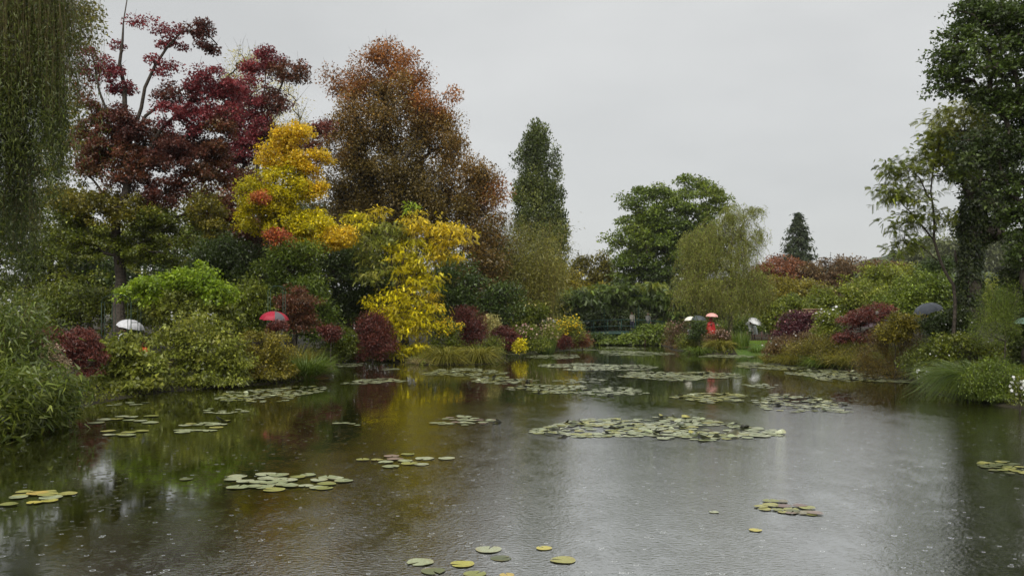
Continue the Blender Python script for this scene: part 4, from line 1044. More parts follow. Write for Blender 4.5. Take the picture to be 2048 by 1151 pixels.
tussock('bank_grass', 'yellowish grass at the water left of the feathery brown bush', 1705, 33.2, 650, 1.2, .8, 'sedge', .018, .8, .8, rb2=.6)
tussock('bank_grass', 'short olive grass at the right end of the lawn', 1555, 38.2, 450, 1.0, .7, 'sedge', .018, .7, .7, rb2=.5)
plant('white_flower_bush', 'green bush with white flowers left of the red maple on the right bank', 'shrub', 37,
      [(1660, 645, 28, 26), (1645, 670, 26, 20)], 'mid', 6500, .08, .045, r0=.04, clumps=80, cr=.24, stem_name='stem', crown_name='foliage', flowers=('white', 46, .07, 'blossoms', .55))
plant('japanese_maple', 'spreading dark red maple in two layers on the right bank', 'tree', 34.5,
      [(1725, 635, 36, 16), (1755, 620, 30, 14), (1700, 640, 22, 16), (1690, 672, 24, 13), (1735, 672, 34, 12), (1760, 660, 20, 12)], 'maple', 15000, .07, .03, trunk=[(1720, 720), (1720, 680), (1722, 640)], r0=.05, clumps=130, cr=.24, flat=.4, droop=.5, shell=.55)
plant('green_shrub', 'green leafy shrub in front of the grey umbrella', 'shrub', 28, [(1800, 640, 30, 14), (1830, 645, 30, 14), (1790, 660, 40, 20)], 'olive', 6000, .07, .045, r0=.04, clumps=90, cr=.22)
plant('dark_shrub', 'dark glossy shrub with silvery leaves at the foot of the ivy clad tree', 'shrub', 25.5,
      [(1875, 650, 30, 22), (1920, 640, 30, 26), (1900, 670, 40, 22)], 'ivy', 9000, .075, .05, r0=.04, clumps=110, cr=.22, flowers=('white', 26, .035, 'blossoms', .4))
plant('feathery_bush', 'big feathery golden brown bush at the water on the right', 'shrub', 28.4,
      [(1790, 690, 50, 30), (1750, 715, 40, 28), (1820, 715, 40, 30), (1785, 735, 55, 20), (1770, 672, 34, 18), (1830, 690, 34, 20), (1730, 735, 26, 14), (1840, 735, 24, 20)], 'feather', 26000, .06, .012, r0=.05, clumps=260, cr=.24, flat=1.1, droop=-.15, shell=.4, stem_name='stem', crown_name='foliage', twigs=240, flowers=('cream', 50, .03, 'blossoms', .2))
plant('bank_shrub', 'mixed green shrub with tiny white flowers behind the long grass at right', 'shrub', 23.5,
      [(1880, 700, 40, 26), (1930, 690, 40, 24), (1860, 730, 26, 24), (1980, 700, 36, 20)], 'olivegr', 11000, .065, .035, r0=.04, clumps=150, cr=.2, stem_name='stem', crown_name='foliage', flowers=('white', 70, .03, 'blossoms', .2))
plant('aster_clump', 'white asters leaning to the water left of the long green grass', 'flowers', 23.4,
      [(1850, 752, 18, 18), (1862, 772, 14, 14)], 'olivegr', 2200, .05, .02, r0=.02, clumps=46, cr=.15, stem_name='stem', crown_name='foliage', flowers=('white', 70, .035, 'blossoms', .1))
tussock('bank_grass', 'long bright green grass combed towards the water at right', 1950, 21.8, 1900, 1.9, .55, 'sedgedk', .010, .95, .55, lean=(-.55, -.35), pz=.45)
tussock('bank_grass', 'fresh green grass mound behind the dark waterside bush at right', 2000, 21.6, 900, 1.1, .6, 'sedgedk', .011, .8, .6, pz=.5)
plant('dark_shrub', 'dark feathery green bush drooping into the water at right', 'shrub', 20.6,
      [(1960, 765, 40, 30), (2005, 750, 45, 34), (2030, 775, 30, 34), (1985, 790, 40, 14)], 'green', 15000, .06, .019, r0=.04, clumps=200, cr=.17, flat=.8, droop=.5, shell=.5)
plant('fennel', 'tall soft feathery fennel plume at the right edge', 'shrub', 22.5,
      [(1985, 610, 34, 34), (2010, 650, 36, 36), (1970, 650, 24, 34), (2020, 600, 24, 30)], 'green', 18000, .06, .007, r0=.02, clumps=150, cr=.26, flat=1.2, droop=-.1, shell=.3, stem_name='stem', crown_name='foliage', twigs=80)
plant('aster_clump', 'big white asters at the right edge just above the water', 'flowers', 18.9,
      [(2040, 775, 14, 22), (2052, 795, 14, 12)], 'olivegr', 1500, .05, .02, r0=.02, clumps=36, cr=.15, stem_name='stem', crown_name='foliage', flowers=('white', 60, .045, 'blossoms', .1))
plant('dark_shrub', 'dark ivy covered bush at the right edge behind the fennel', 'shrub', 24.5,
      [(2040, 620, 40, 60), (2045, 690, 40, 40), (2030, 550, 30, 40)], 'ivy', 11000, .085, .06, r0=.06, clumps=110, cr=.28)

plant('dark_shrub', 'dark green hedge behind the picket fence and the tilted white umbrella', 'hedge', 58,
      [(1490, 650, 40, 18), (1540, 650, 30, 20), (1450, 655, 30, 14), (1390, 655, 30, 14)], 'green', 9000, .12, .07, r0=.05, clumps=110, cr=.4)
plant('bank_shrub', 'tangled olive undergrowth between the red maple and the smoke bush', 'shrub', 34.8,
      [(1640, 690, 40, 16), (1700, 700, 40, 14), (1590, 700, 30, 12), (1670, 715, 60, 12, -1)], 'olive', 13000, .06, .02, r0=.03, clumps=150, cr=.26, flat=.9, droop=-.2, stem_name='stem', crown_name='foliage', twigs=80, flowers=('cream', 40, .03, 'blossoms', .2))
plant('bank_shrub', 'weedy green growth under the ivy clad tree reaching the water', 'shrub', 26,
      [(1870, 690, 40, 20), (1840, 720, 40, 24), (1880, 735, 26, 18)], 'olivegr', 9000, .06, .03, r0=.03, clumps=120, cr=.22, flat=.8, stem_name='stem', crown_name='foliage', twigs=60)
plant('bank_shrub', 'pale leaved filler shrub between the sedge and the wine red maple', 'shrub', 40,
      [(900, 700, 36, 16), (960, 700, 40, 14), (985, 695, 20, 20)], 'olivegr', 9000, .07, .03, r0=.03, clumps=110, cr=.26, flat=.9, stem_name='stem', crown_name='foliage', twigs=50)
plant('bank_shrub', 'weedy growth at the water below the dark purple red maple', 'shrub', 39.5,
      [(720, 706, 40, 12), (780, 708, 36, 10), (690, 700, 24, 14)], 'olivegr', 6000, .07, .03, r0=.03, clumps=80, cr=.24, flat=.9, stem_name='stem', crown_name='foliage')
# low growth that covers the soil of both banks
def ground_cover():
    P = []
    while sum(len(p) for p in P) < 46000:
        d = 15 + 75 * rng.random(6000); x = rng.uniform(-.6, .6, 6000) * d
        sd = pond_sd(x, d); ok = (sd > .02) & (sd < 7) & (rng.random(6000) < np.exp(-sd * .3))
        ok &= ~((x > 13.6) & (x < 19) & (d > 53) & (d < 66))
        P.append(np.stack([x[ok], d[ok], gz(x[ok], d[ok])], 1))
    P = np.concatenate(P); n = len(P)
    P[:, 2] += rng.random(n) ** 1.5 * .5 * (0.6 + .4 * snoise(P, 2))
    s = .07 + P[:, 1] * .0016
    A = nrm(rng.normal(size=(n, 3)) * .7 + [0, 0, .35]); N = nrm(runit(n) + [0, 0, .6])
    V, T3 = leaf_tris(P, A, N, s * rng.uniform(.6, 1.4, n), s * rng.uniform(.25, .6, n))
    c = pal_color('olivegr', .4 + .3 * snoise(P, .6) + .4 * (rng.random(n) - .5)); m = snoise(P, .45) > .7
    c[m] = pal_color('brown', rng.random(m.sum()))
    o = obj('ground_cover', mesh_np('ground_cover', V, None, T3, M_LEAF, np.repeat(c, 3, 0)), kind='stuff')
    o['label'] = 'low leafy growth covering the soil along both banks'; o['category'] = 'ground cover'
ground_cover()
def far_wood():
    n = 18000; ph = rng.uniform(-.85, .85, n); d = rng.uniform(150, 220, n); x = ph * d
    top = 7 + 3.0 * np.sin(x * .06) + 1.8 * np.sin(x * .17 + 1) - 2.5 * (x > 30)
    P = np.stack([x, d, rng.random(n) ** .6 * top + .3], 1)
    V, T3 = leaf_tris(P, runit(n), runit(n), rng.uniform(.8, 1.6, n), rng.uniform(.6, 1.1, n))
    o = obj('far_wood', mesh_np('far_wood', V, None, T3, M_LEAF, np.repeat(pal_color('olivegr', .4 + .3 * snoise(P, .1) + .4 * (rng.random(n) - .5)), 3, 0)), kind='stuff')
    o['label'] = 'distant belt of woodland closing the horizon behind the garden'; o['category'] = 'woodland'
far_wood()
# ================================================================ lawn, fence, panel, bridge, arches
def lawn():
    xs = np.linspace(13.9, 20.5, 34); ys = np.linspace(54.2, 67, 40)
    X, Y = np.meshgrid(xs, ys); Z = gz(X, Y) + .03
    i = np.arange(X.size).reshape(X.shape)
    q = np.stack([i[:-1, :-1], i[:-1, 1:], i[1:, 1:], i[1:, :-1]], -1).reshape(-1, 4)
    obj('lawn', mesh_np('lawn', np.stack([X, Y, Z], -1).reshape(-1, 3), q, None, M_LAWN, smooth=True), kind='structure')
    n = 16000; x = rng.uniform(14.2, 20, n); y = rng.uniform(55, 66, n); ok = pond_sd(x, y) > .3; x, y = x[ok], y[ok]; n = len(x)
    P = np.stack([x, y, gz(x, y) + .03], 1)
    V, T3 = leaf_tris(P, nrm(rng.normal(size=(n, 3)) * .4 + [0, 0, 1]), runit(n), rng.uniform(.05, .11, n), np.full(n, .02))
    o = obj('lawn_grass', mesh_np('lawn_grass', V, None, T3, M_LEAF, np.repeat(pal_color('lawn', rng.random(n)), 3, 0)), kind='stuff')
    o['label'] = 'short bright green grass of the small lawn at the far right'; o['category'] = 'grass'
lawn()

def low_fence():
    d = 51.0 * KD; xa, xb = (1466 - CX) * d / F, (1552 - CX) * d / F
    g = float(gz((xa + xb) / 2, d))
    r = empty('picket_fence', 'low dark wooden picket fence behind the small lawn', 'fence', (xa, d, g))
    a = Acc(); box_acc(a, (0, 0, .28), (.014, .01, .30)); pm = a.mesh('picket', M_WOOD)
    n = int((xb - xa) / .13)
    for i in range(n):
        o = obj('picket', pm, r, loc=(i * .13, random.uniform(-.01, .01), random.uniform(-.02, .03))); o.rotation_euler = (0, random.uniform(-.04, .04), random.uniform(-.1, .1))
    a = Acc(); box_acc(a, (0, .03, .34), (.04, .04, .38)); pm = a.mesh('post', M_WOOD)
    for i in range(4): obj('post', pm, r, loc=((xb - xa) * i / 3, 0, 0))
    for z in (.16, .44):
        a = Acc(); box_acc(a, ((xb - xa) / 2, .024, z), ((xb - xa) / 2, .012, .022)); obj('rail', a.mesh('rail', M_WOOD), r)
low_fence()

def wooden_panel():
    d = 43.0 * KD; xa, xb = (1606 - CX) * d / F, (1646 - CX) * d / F; zt = W(0, 619, d)[2]
    g = float(gz(xa, d)); H = zt - g
    r = empty('wooden_panel', 'tan vertical board screen beside the purple smoke bush', 'fence', (xa, d, g))
    n = 8; w = (xb - xa) / n
    a = Acc(); box_acc(a, (0, 0, H / 2), (w * .46, .012, H / 2)); bm = a.mesh('board', M_TANWOOD)
    for i in range(n): obj('board', bm, r, loc=((i + .5) * w, random.uniform(-.004, .004), 0))
    a = Acc(); box_acc(a, ((xb - xa) / 2, -.02, H + .03), ((xb - xa) / 2 + .05, .06, .03)); obj('cap_rail', a.mesh('cap_rail', M_TANWOOD), r)
wooden_panel()

BR_X0, BR_X1, BR_Y = 4.4, 14.6, 65.0 * KD
def deck_z(x):
    u = (x - (BR_X0 + BR_X1) / 2) / ((BR_X1 - BR_X0) / 2)
    return .62 + .42 * (1 - u * u)
def bridge():
    r = empty('footbridge', 'arched green painted footbridge under the wisteria roof', 'bridge', (BR_X0, BR_Y, .3))
    o = np.array([BR_X0, BR_Y, .3])
    def sweep(name, y, dz, hy, hz):
        a = Acc(); xs = np.linspace(BR_X0, BR_X1, 17); V = []
        for x in xs:
            z = deck_z(x) + dz
            V += [(x, y - hy, z - hz), (x, y + hy, z - hz), (x, y + hy, z + hz), (x, y - hy, z + hz)]
        Qs = [(0, 1, 2, 3), (64, 67, 66, 65)]
        for i in range(16):
            for j in range(4): Qs.append((i * 4 + j, i * 4 + 4 + j, i * 4 + 4 + (j + 1) % 4, i * 4 + (j + 1) % 4))
        a.add(np.array(V) - o, Qs); obj(name, a.mesh(name, M_BRIDGE), r)
    sweep('deck', BR_Y, -.06, 1.0, .05)
    for s in (-1, 1):
        sweep('handrail', BR_Y + s * .98, 1.0, .03, .03)
        sweep('mid_rail', BR_Y + s * .98, .44, .02, .022)
        sweep('arch_beam', BR_Y + s * 1.06, -.2, .05, .10)
    a = Acc(); box_acc(a, (0, 0, .47), (.035, .03, .52)); pm = a.mesh('post', M_BRIDGE)
    for s in (-1, 1):
        for i in range(9):
            x = BR_X0 + .3 + i * (BR_X1 - BR_X0 - .6) / 8
            obj('post', pm, r, loc=(x - BR_X0, s * .94, deck_z(x) - .3 - .04))
    a = Acc(); V, Qf, T3 = poly_tube([(0, 0, 0), (0, 0, 3.1)], [.035, .03], 8); a.add(V, Qf, T3); pp = a.mesh('pergola_post', M_BRIDGE)
    for s in (-1, 1):
        for i in range(4):
            x = BR_X0 + .6 + i * (BR_X1 - BR_X0 - 1.2) / 3
            obj('pergola_post', pp, r, loc=(x - BR_X0, s * 1.02, deck_z(x) - .3))
        V, Qf, T3 = poly_tube([(x - BR_X0, s * 1.02, deck_z(x) + 2.8) for x in np.linspace(BR_X0, BR_X1, 12)], [.03] * 12, 8)
        obj('pergola_beam', mesh_np('pergola_beam', V, Qf, T3, M_BRIDGE), r)
    an = np.linspace(0, math.pi, 9)
    V, Qf, T3 = poly_tube([(0, -math.cos(t) * 1.02, math.sin(t) * .5) for t in an], [.022] * 9, 6); hm = mesh_np('hoop', V, Qf, T3, M_BRIDGE)
    for i in range(7):
        x = BR_X0 + .6 + i * (BR_X1 - BR_X0 - 1.2) / 6
        obj('hoop', hm, r, loc=(x - BR_X0, 0, deck_z(x) - .3 + 2.8 + .3))
bridge()

def rose_arch(label, pxa, pxb, d, pytop, depth=.9):
    d = d * KD
    xa, xb = (pxa - CX) * d / F, (pxb - CX) * d / F; g = float(gz((xa + xb) / 2, d)); zt = W(0, pytop, d)[2] - g
    r = empty('rose_arch', label, 'garden arch', ((xa + xb) / 2, d, g), 'green metal rose arches'); hw = (xb - xa) / 2; zs = zt - hw * .55
    for y in (0, depth):
        an = np.linspace(0, math.pi, 13)
        pts = [(-math.cos(t) * hw, y, zs + math.sin(t) * (zt - zs)) for t in an]
        V, Qf, T3 = poly_tube(pts, [.013] * 13, 6); obj('hoop', mesh_np('hoop', V, Qf, T3, M_GREENMETAL), r)
        for s in (-1, 1):
            V, Qf, T3 = poly_tube([(s * hw, y, -.1), (s * hw, y, zs)], [.015, .015], 6); obj('post', mesh_np('post', V, Qf, T3, M_GREENMETAL), r)
            if depth > .5:
                V, Qf, T3 = poly_tube([(s * (hw - .12), y, -.1), (s * (hw - .12), y, zs)], [.010, .010], 6); obj('post', mesh_np('post', V, Qf, T3, M_GREENMETAL), r)
    for z in np.linspace(.4, zs, 4):
        for s in (-1, 1):
            V, Qf, T3 = poly_tube([(s * hw, 0, z), (s * hw, depth, z)], [.012, .012], 5); obj('rung', mesh_np('rung', V, Qf, T3, M_GREENMETAL), r)
rose_arch('green metal rose arch left of the white umbrella', 203, 262, 27.6, 588)
rose_arch('green metal rose arch over the red umbrella', 536, 566, 32.4, 571, .4)

def stone(label, px, py, w, dep, h, seed):
    d = dwater(py); x = (px - CX) * d / F; rr = np.random.default_rng(seed)
    k = 14; an = np.arange(k) / k * 6.283; rad = rr.uniform(.8, 1.1, k)
    ring = np.stack([np.cos(an) * w * rad, np.sin(an) * dep * rad], 1)
    V = np.concatenate([np.c_[ring * .96, np.full(k, -.12)], np.c_[ring, np.full(k, h * .7)], np.c_[ring * .88, h + rr.normal(size=k) * .008], [[0, 0, h + .01]]])
    Qs = [(l * k + i, l * k + (i + 1) % k, (l + 1) * k + (i + 1) % k, (l + 1) * k + i) for l in range(2) for i in range(k)]
    o = obj('bank_stone', mesh_np('bank_stone', V, Qs, [(2 * k + i, 2 * k + (i + 1) % k, 3 * k) for i in range(k)], M_STONE), loc=(x, d, 0))
    o['label'] = label; o['category'] = 'stone'; o['group'] = 'flat stones at the point of the left bank'
stone('smaller flat pale stone tucked against the bank grass', 632, 751, .28, .35, .10, 1)
stone('larger flat pale stone reaching into the water below the bank grass', 652, 753, .36, .4, .07, 2)

def stake():
    d = 57.5 * KD; x = (1290 - CX) * d / F
    V, Qf, T3 = poly_tube([(0, 0, -.6), (0, 0, 0.3), (.01, 0, W(0, 679, d)[2])], [.03, .03, .025], 7)
    o = obj('water_stake', mesh_np('water_stake', V, Qf, T3, M_WOOD), loc=(x, d, 0)); o['label'] = 'thin wooden stake standing in the water before the bridge'; o['category'] = 'stake'
stake()

# ================================================================ water lilies
def pad_material():
    m, n, l = new_mat('lily_pad')
    out = n.new('ShaderNodeOutputMaterial'); p = n.new('ShaderNodeBsdfPrincipled'); at = n.new('ShaderNodeAttribute'); at.attribute_name = 'Col'
    tc = n.new('ShaderNodeTexCoord'); nz = n.new('ShaderNodeTexNoise'); nz.inputs['Scale'].default_value = 9; nz.inputs['Detail'].default_value = 4
    oi = n.new('ShaderNodeObjectInfo'); ad = n.new('ShaderNodeVectorMath'); ad.operation = 'ADD'
    l.new(tc.outputs['Object'], ad.inputs[0]); l.new(oi.outputs['Location'], ad.inputs[1]); l.new(ad.outputs[0], nz.inputs['Vector'])
    rp = n.new('ShaderNodeValToRGB'); rp.color_ramp.elements[0].position = .33; rp.color_ramp.elements[0].color = (.45, .36, .25, 1)
    rp.color_ramp.elements[1].position = .47; rp.color_ramp.elements[1].color = (1, 1, 1, 1)
    mx = n.new('ShaderNodeMix'); mx.data_type = 'RGBA'; mx.blend_type = 'MULTIPLY'; mx.inputs[0].default_value = 1
    l.new(nz.outputs['Fac'], rp.inputs['Fac']); l.new(at.outputs['Color'], mx.inputs[6]); l.new(rp.outputs['Color'], mx.inputs[7])
    ge = n.new('ShaderNodeNewGeometry'); mu = n.new('ShaderNodeMix'); mu.data_type = 'RGBA'; mu.inputs[7].default_value = (.035, .038, .014, 1)
    l.new(ge.outputs['Backfacing'], mu.inputs[0]); l.new(mx.outputs[2], mu.inputs[6])      # the underside of a lily leaf is dark
    l.new(mu.outputs[2], p.inputs['Base Color']); p.inputs['Roughness'].default_value = .3; p.inputs['Specular IOR Level'].default_value = .8
    b = n.new('ShaderNodeBump'); b.inputs['Strength'].default_value = .35; b.inputs['Distance'].default_value = .01
    l.new(nz.outputs['Fac'], b.inputs['Height']); l.new(b.outputs[0], p.inputs['Normal']); l.new(p.outputs[0], out.inputs[0])
    return m
M_PAD = pad_material()
PADC = {'g': [(.28, .32, .17), (.34, .38, .22), (.38, .41, .26)], 'y': [(.42, .40, .08), (.52, .46, .10), (.5, .38, .10)], 'o': [(.24, .26, .07), (.30, .31, .08), (.34, .33, .09)],
        'p': [(.20, .13, .11), (.26, .19, .15), (.23, .21, .13)], 'd': [(.04, .055, .014), (.06, .075, .02), (.05, .05, .015)], 's': [(.10, .12, .05), (.13, .15, .06), (.12, .13, .05)]}
def pad_shape(seed, wave=.02, curl=0, k=22):
    r = np.random.default_rng(seed); an = np.linspace(.16, 6.283 - .16, k)
    rad = 1 + .035 * np.sin(an * 3 + r.uniform(0, 6)) + r.normal(size=k) * .012
    wz = wave * np.sin(an * r.integers(2, 5) + r.uniform(0, 6)) + .015
    rim = np.stack([np.cos(an) * rad, np.sin(an) * rad, wz], 1)
    if curl: 
        f = np.clip((np.cos(an - r.uniform(0, 6.28)) - .1), 0, 1); rim[:, 2] += f * curl; rim[:, :2] *= (1 - .35 * f * curl)[:, None]
    mid = np.stack([np.cos(an) * rad * .6, np.sin(an) * rad * .6, wz * .3 + .004], 1)
    V = np.concatenate([[(0.02, 0, 0)], mid, rim]); T = [(0, 1 + i, 2 + i) for i in range(k - 1)]
    Qs = [(1 + i, 1 + k + i, 2 + k + i, 2 + i) for i in range(k - 1)]
    return V, np.array(Qs), np.array(T)
FLAT = [pad_shape(i, .018) for i in range(4)]; CURL = [pad_shape(20 + i, .07, .25 + .12 * i) for i in range(4)]
def pad_cols(n, c, seed):
    # the rim browns and yellows in places
    col = np.tile(np.array(c, float), (n, 1)); r = np.random.default_rng(seed + 5); k = (n - 1) // 2; f = np.clip(np.sin(np.linspace(0, 9, k) + r.uniform(0, 6)) * .8, 0, 1)[:, None]
    col[1 + k:] = col[1 + k:] * (1 - .6 * f) + np.array([.30, .22, .07]) * .6 * f; col[1:1 + k] *= r.uniform(.85, 1.1, (k, 1)); return col
FAR_FLAT = [pad_shape(i, .018, 0, 10) for i in range(4)]; FAR_CURL = [pad_shape(20 + i, .07, .25 + .12 * i, 10) for i in range(4)]
_pm = {}
def pad_mesh(shape, c, ci):
    key = (shape, c, ci)
    if key not in _pm:
        V, Qs, T = (FLAT + CURL)[shape]
        _pm[key] = mesh_np('lily_pad', V, Qs, T, M_PAD, pad_cols(len(V), PADC[c][ci], shape), smooth=True)
    return _pm[key]
def patch(label, px0, px1, py0, py1, cover, mix='ggggo', single=False, raised=0.0, r=(.075, .13), flowers=0, seed=None):
    df, dn = dwater(py0), dwater(py1); d = (df + dn) / 2; cx = ((px0 + px1) / 2 - CX) * d / F
    rx = (px1 - px0) / 2 * d / F * .88; ry = max((df - dn) / 2, .25)
    rs = random.Random(seed or int(px0 * 7 + py0)); ph = [rs.uniform(0, 6.28) for _ in range(6)]
    root = empty('water_lily_patch', label, 'water lilies', (cx, d, 0), 'water lily patches')
    n = int(3.1416 * rx * ry * cover / (3.1416 * ((r[0] + r[1]) / 2) ** 2)); n = max(n, 4)
    pts = []; tries = 0
    while len(pts) < n and tries < n * 30:
        tries += 1; a = rs.uniform(0, 6.283); q = math.sqrt(rs.random())
        edge = 1 + .16 * math.sin(2 * a + ph[0]) + .12 * math.sin(3 * a + ph[1]) + .1 * math.sin(5 * a + ph[2])
        x, y = math.cos(a) * q * rx * edge, math.sin(a) * q * ry * edge
        hole = math.sin(x * 2.3 / max(.6, rx * .5) + ph[3]) * math.sin(y * 2.1 / max(.6, ry * .5) + ph[4])
        if hole > .4 and rs.random() < .85: continue
        if pond_sd(np.array([cx + x]), np.array([d + y]))[0] > -.1: continue
        rad = rs.uniform(*r)
        lim = 1.1 if cover > .55 else 1.45
        if any((x - u) ** 2 + (y - v) ** 2 < (lim * min(rad, w)) ** 2 for u, v, w, *_ in pts): continue
        up = rs.random() < raised
        pts.append((x, y, rad, up, rs.choice(mix), rs.randrange(3), rs.randrange(4), rs.uniform(0, 6.283), rs.random()))
    acc = Acc(); pts.sort(key=lambda q: q[1])          # nearest first
    for i, (x, y, rad, up, c, ci, sh, rz, u) in enumerate(pts):
        tilt = (rs.uniform(.08, .30) if up else rs.uniform(.0, .02)); ta = rs.gauss(math.pi, .7) if rs.random() < .8 else rs.uniform(0, 6.283)
        z = .006 + .012 * u + (rad * math.sin(tilt) * .75 if up else 0)
        rot = Matrix.Rotation(tilt, 3, Vector((math.cos(ta), math.sin(ta), 0))) @ Matrix.Rotation(rz, 3, 'Z')
        cc = 'd' if up and rs.random() < .45 else c
        if single and i < 270:
            o = obj('lily_pad', pad_mesh(sh + (4 if up else 0), cc, ci), root, loc=(x, y, z)); o.rotation_euler = rot.to_euler(); o.scale = (rad,) * 3
        else:
            V, Qs, T = (FAR_FLAT + FAR_CURL)[sh + (4 if up else 0)]
            acc.add((V * rad) @ np.array(rot).T + (x, y, z), Qs, T, pad_cols(len(V), PADC[cc][ci], sh))
    if acc.V: obj('lily_pads', acc.mesh('lily_pads', M_PAD, True), root, 'stuff')
    for i in range(flowers):
        x, y, rad = pts[rs.randrange(len(pts))][:3]; k = 16; an = np.arange(k) / k * 6.283
        A = np.stack([np.cos(an), np.sin(an), np.where(np.arange(k) % 2, 1.4, .7)], 1)
        V, Fq = leaf_quads(np.zeros((k, 3)), A, np.tile([0, 0, 1.], (k, 1)), np.full(k, .075), np.full(k, .035))
        obj('lily_flower', mesh_np('lily_flower', V, Fq, None, M_PETAL, np.tile((.75, .74, .6), (len(V), 1))), root, loc=(x, y, .05))
    return root
patch('largest patch, crowded with raised curling lily pads in mid pond', 1092, 1530, 833, 884, .95, 'ggggo', True, .14, (.085, .145))
patch('small patch of pads left of the crowded raised patch', 848, 1000, 832, 851, .45, 'gggp', True, .05)
patch('loose pads with purple leaves, between the near left patch and the raised patch', 700, 905, 906, 936, .36, 'gggop', True, 0, (.10, .17))
patch('near left patch of pale pads with a few yellow ones', 428, 690, 943, 978, .85, 'ggggggo', True, .02, (.11, .17))
patch('patch of pads cut off by the left edge, with one orange yellow pad', -40, 142, 984, 1012, .75, 'ogyog', True, .0, (.10, .16))
patch('pinkish brown and yellow green patch alone on the ruffled water', 1508, 1650, 1000, 1034, .62, 'ppoosp', True, .0, (.06, .11))
patch('patch of pads cut off by the right edge', 1975, 2110, 922, 956, .9, 'os', True, .0, (.06, .10))
patch('short row of pads nearest the waterside bamboo', 165, 328, 832, 850, .34, 'ggo', True, .0, (.13, .2))
patch('little cluster of pads just in front of the row by the bamboo', 200, 300, 854, 872, .40, 'gog', True, .0, (.12, .18))
patch('slanting drift of pads right of the bamboo row', 345, 480, 842, 865, .50, 'ggo', True, .02, (.12, .19))
patch('narrow pad drift behind the slanting drift on the left', 405, 495, 817, 827, .55, 'gg', False)
patch('faint thin drift of pads along the left bank', 214, 300, 804, 812, .3, 'gs', False)
patch('wide pad drift in front of the olive bank shrub', 430, 662, 774, 802, .42, 'gggo', False, .02)
patch('tiny pad drift at left of mid pond', 655, 730, 845, 853, .3, 'gs', False)
patch('thin pale pad island below the dark maple', 690, 805, 757, 768, .75, 'ggg', False, .02)
patch('small drift against the bank below the dark maple with white flowers', 655, 738, 714, 722, .7, 'gg', False, 0, flowers=3)
patch('small drift right of the flat stones', 655, 735, 726, 733, .5, 'gg', False)
patch('small thin drift left of the straw reeds', 758, 805, 736, 740, .6, 'gg', False)
patch('drift of pads just below the sedge tussocks', 850, 1000, 735, 754, .6, 'gggo', False, .04)
patch('long thin drift right of the sedge drift', 925, 1075, 753, 767, .6, 'gggo', False, .05)
patch('narrow drift beside the round red shrub', 995, 1100, 704, 709, .5, 'gg', False)
patch('drift on the left under the flower bushes', 1045, 1175, 709, 717, .6, 'gg', False)
patch('drift of pads in front of the tall yellow flowers', 1105, 1190, 697, 702, .6, 'gg', False)
patch('broad pale drift in the middle of the far water', 1080, 1310, 726, 742, .8, 'ggg', False, .05)
patch('far drift leading to the bridge', 1190, 1330, 700, 712, .6, 'gg', False)
patch('farthest drift before the bridge shrubbery', 1200, 1290, 694, 698, .5, 'gg', False)
patch('drift at the water below the weeping tree', 1395, 1515, 709, 715, .7, 'gg', False)
patch('large bright drift right of centre in the far water', 1235, 1480, 742, 761, .8, 'gggo', False, .06)
patch('wide drift behind the crowded raised patch, left half', 1020, 1180, 768, 788, .55, 'gggo', False, .05)
patch('wide drift behind the crowded raised patch, right half', 1170, 1295, 774, 792, .5, 'ggg', False, .05)
patch('small scattered drift left of the bright far drift', 1105, 1220, 757, 767, .35, 'gs', False)
patch('yellowish drift right of the wide drift', 1340, 1505, 786, 804, .75, 'goo', False, .04)
patch('drift with dark upturned leaves right of the raised patch', 1500, 1700, 790, 826, .5, 'gogs', False, .10)
patch('thin drift along the ragged grass of the right bank', 1470, 1640, 724, 740, .6, 'ggo', False, .03)
patch('long drift along the feathery brown bush', 1570, 1850, 741, 765, .65, 'gggo', False, .08)
patch('tiny drift left of the long right bank drift', 1480, 1560, 767, 776, .4, 'gg', False)

def lone_pad(label, px, py, wpx, c, ci, sh=0, rz=0.0, z=.008, curl=False):
    d = dwater(py); x = (px - CX) * d / F
    o = obj('lily_pad', pad_mesh(sh + (4 if curl else 0), c, ci), loc=(x, d, z)); o.rotation_euler = (0, 0, rz); s = wpx / 2 * d / F; o.scale = (s, s, s)
    o['label'] = label; o['category'] = 'lily pad'; o['group'] = 'single lily pads at the bottom of the picture'
lone_pad('upper of the pale single pads at bottom centre, with a dark slit', 977, 1099, 52, 'g', 2, 0, 1.3)
lone_pad('small pale yellow pad right of the slit pad', 1088, 1096, 32, 'y', 1, 1, 2.2)
lone_pad('leftmost pale green pad at bottom centre', 840, 1124, 54, 'g', 1, 2, 4.0)
lone_pad('dim green pad half under water below the slit pad', 1002, 1116, 42, 's', 0, 3, .4, .003)
lone_pad('dark green pad below the leftmost pale pad', 866, 1142, 48, 's', 1, 1, 5.2)
lone_pad('yellow centred pad between the green pads at bottom', 925, 1128, 48, 'y', 0, 0, 3.4)
lone_pad('pale yellow green pad at bottom, farthest right of the group', 1126, 1120, 52, 'o', 2, 3, 2.9)
lone_pad('greenish pad cut by the bottom edge of the picture', 950, 1148, 46, 'o', 0, 2, .9)
lone_pad('yellow pad cut by the bottom edge of the picture', 1014, 1150, 30, 'y', 2, 1, 1.9)
lone_pad('small lone yellow pad below the pinkish patch', 1511, 1060, 26, 'y', 1, 2, .5)
lone_pad('tiny pale pad left of the pinkish patch', 1428, 1024, 20, 'g', 2, 0, 2.0)
lone_pad('yellow green pad floating just in front of the near left patch', 548, 979, 44, 'o', 1, 0, 3.0)
lone_pad('dull olive pad at right front of the near left patch', 648, 976, 36, 'o', 0, 1, 1.0)
lone_pad('dark grey pad by itself left of the near left patch', 372, 958, 26, 's', 1, 1, 1.0)

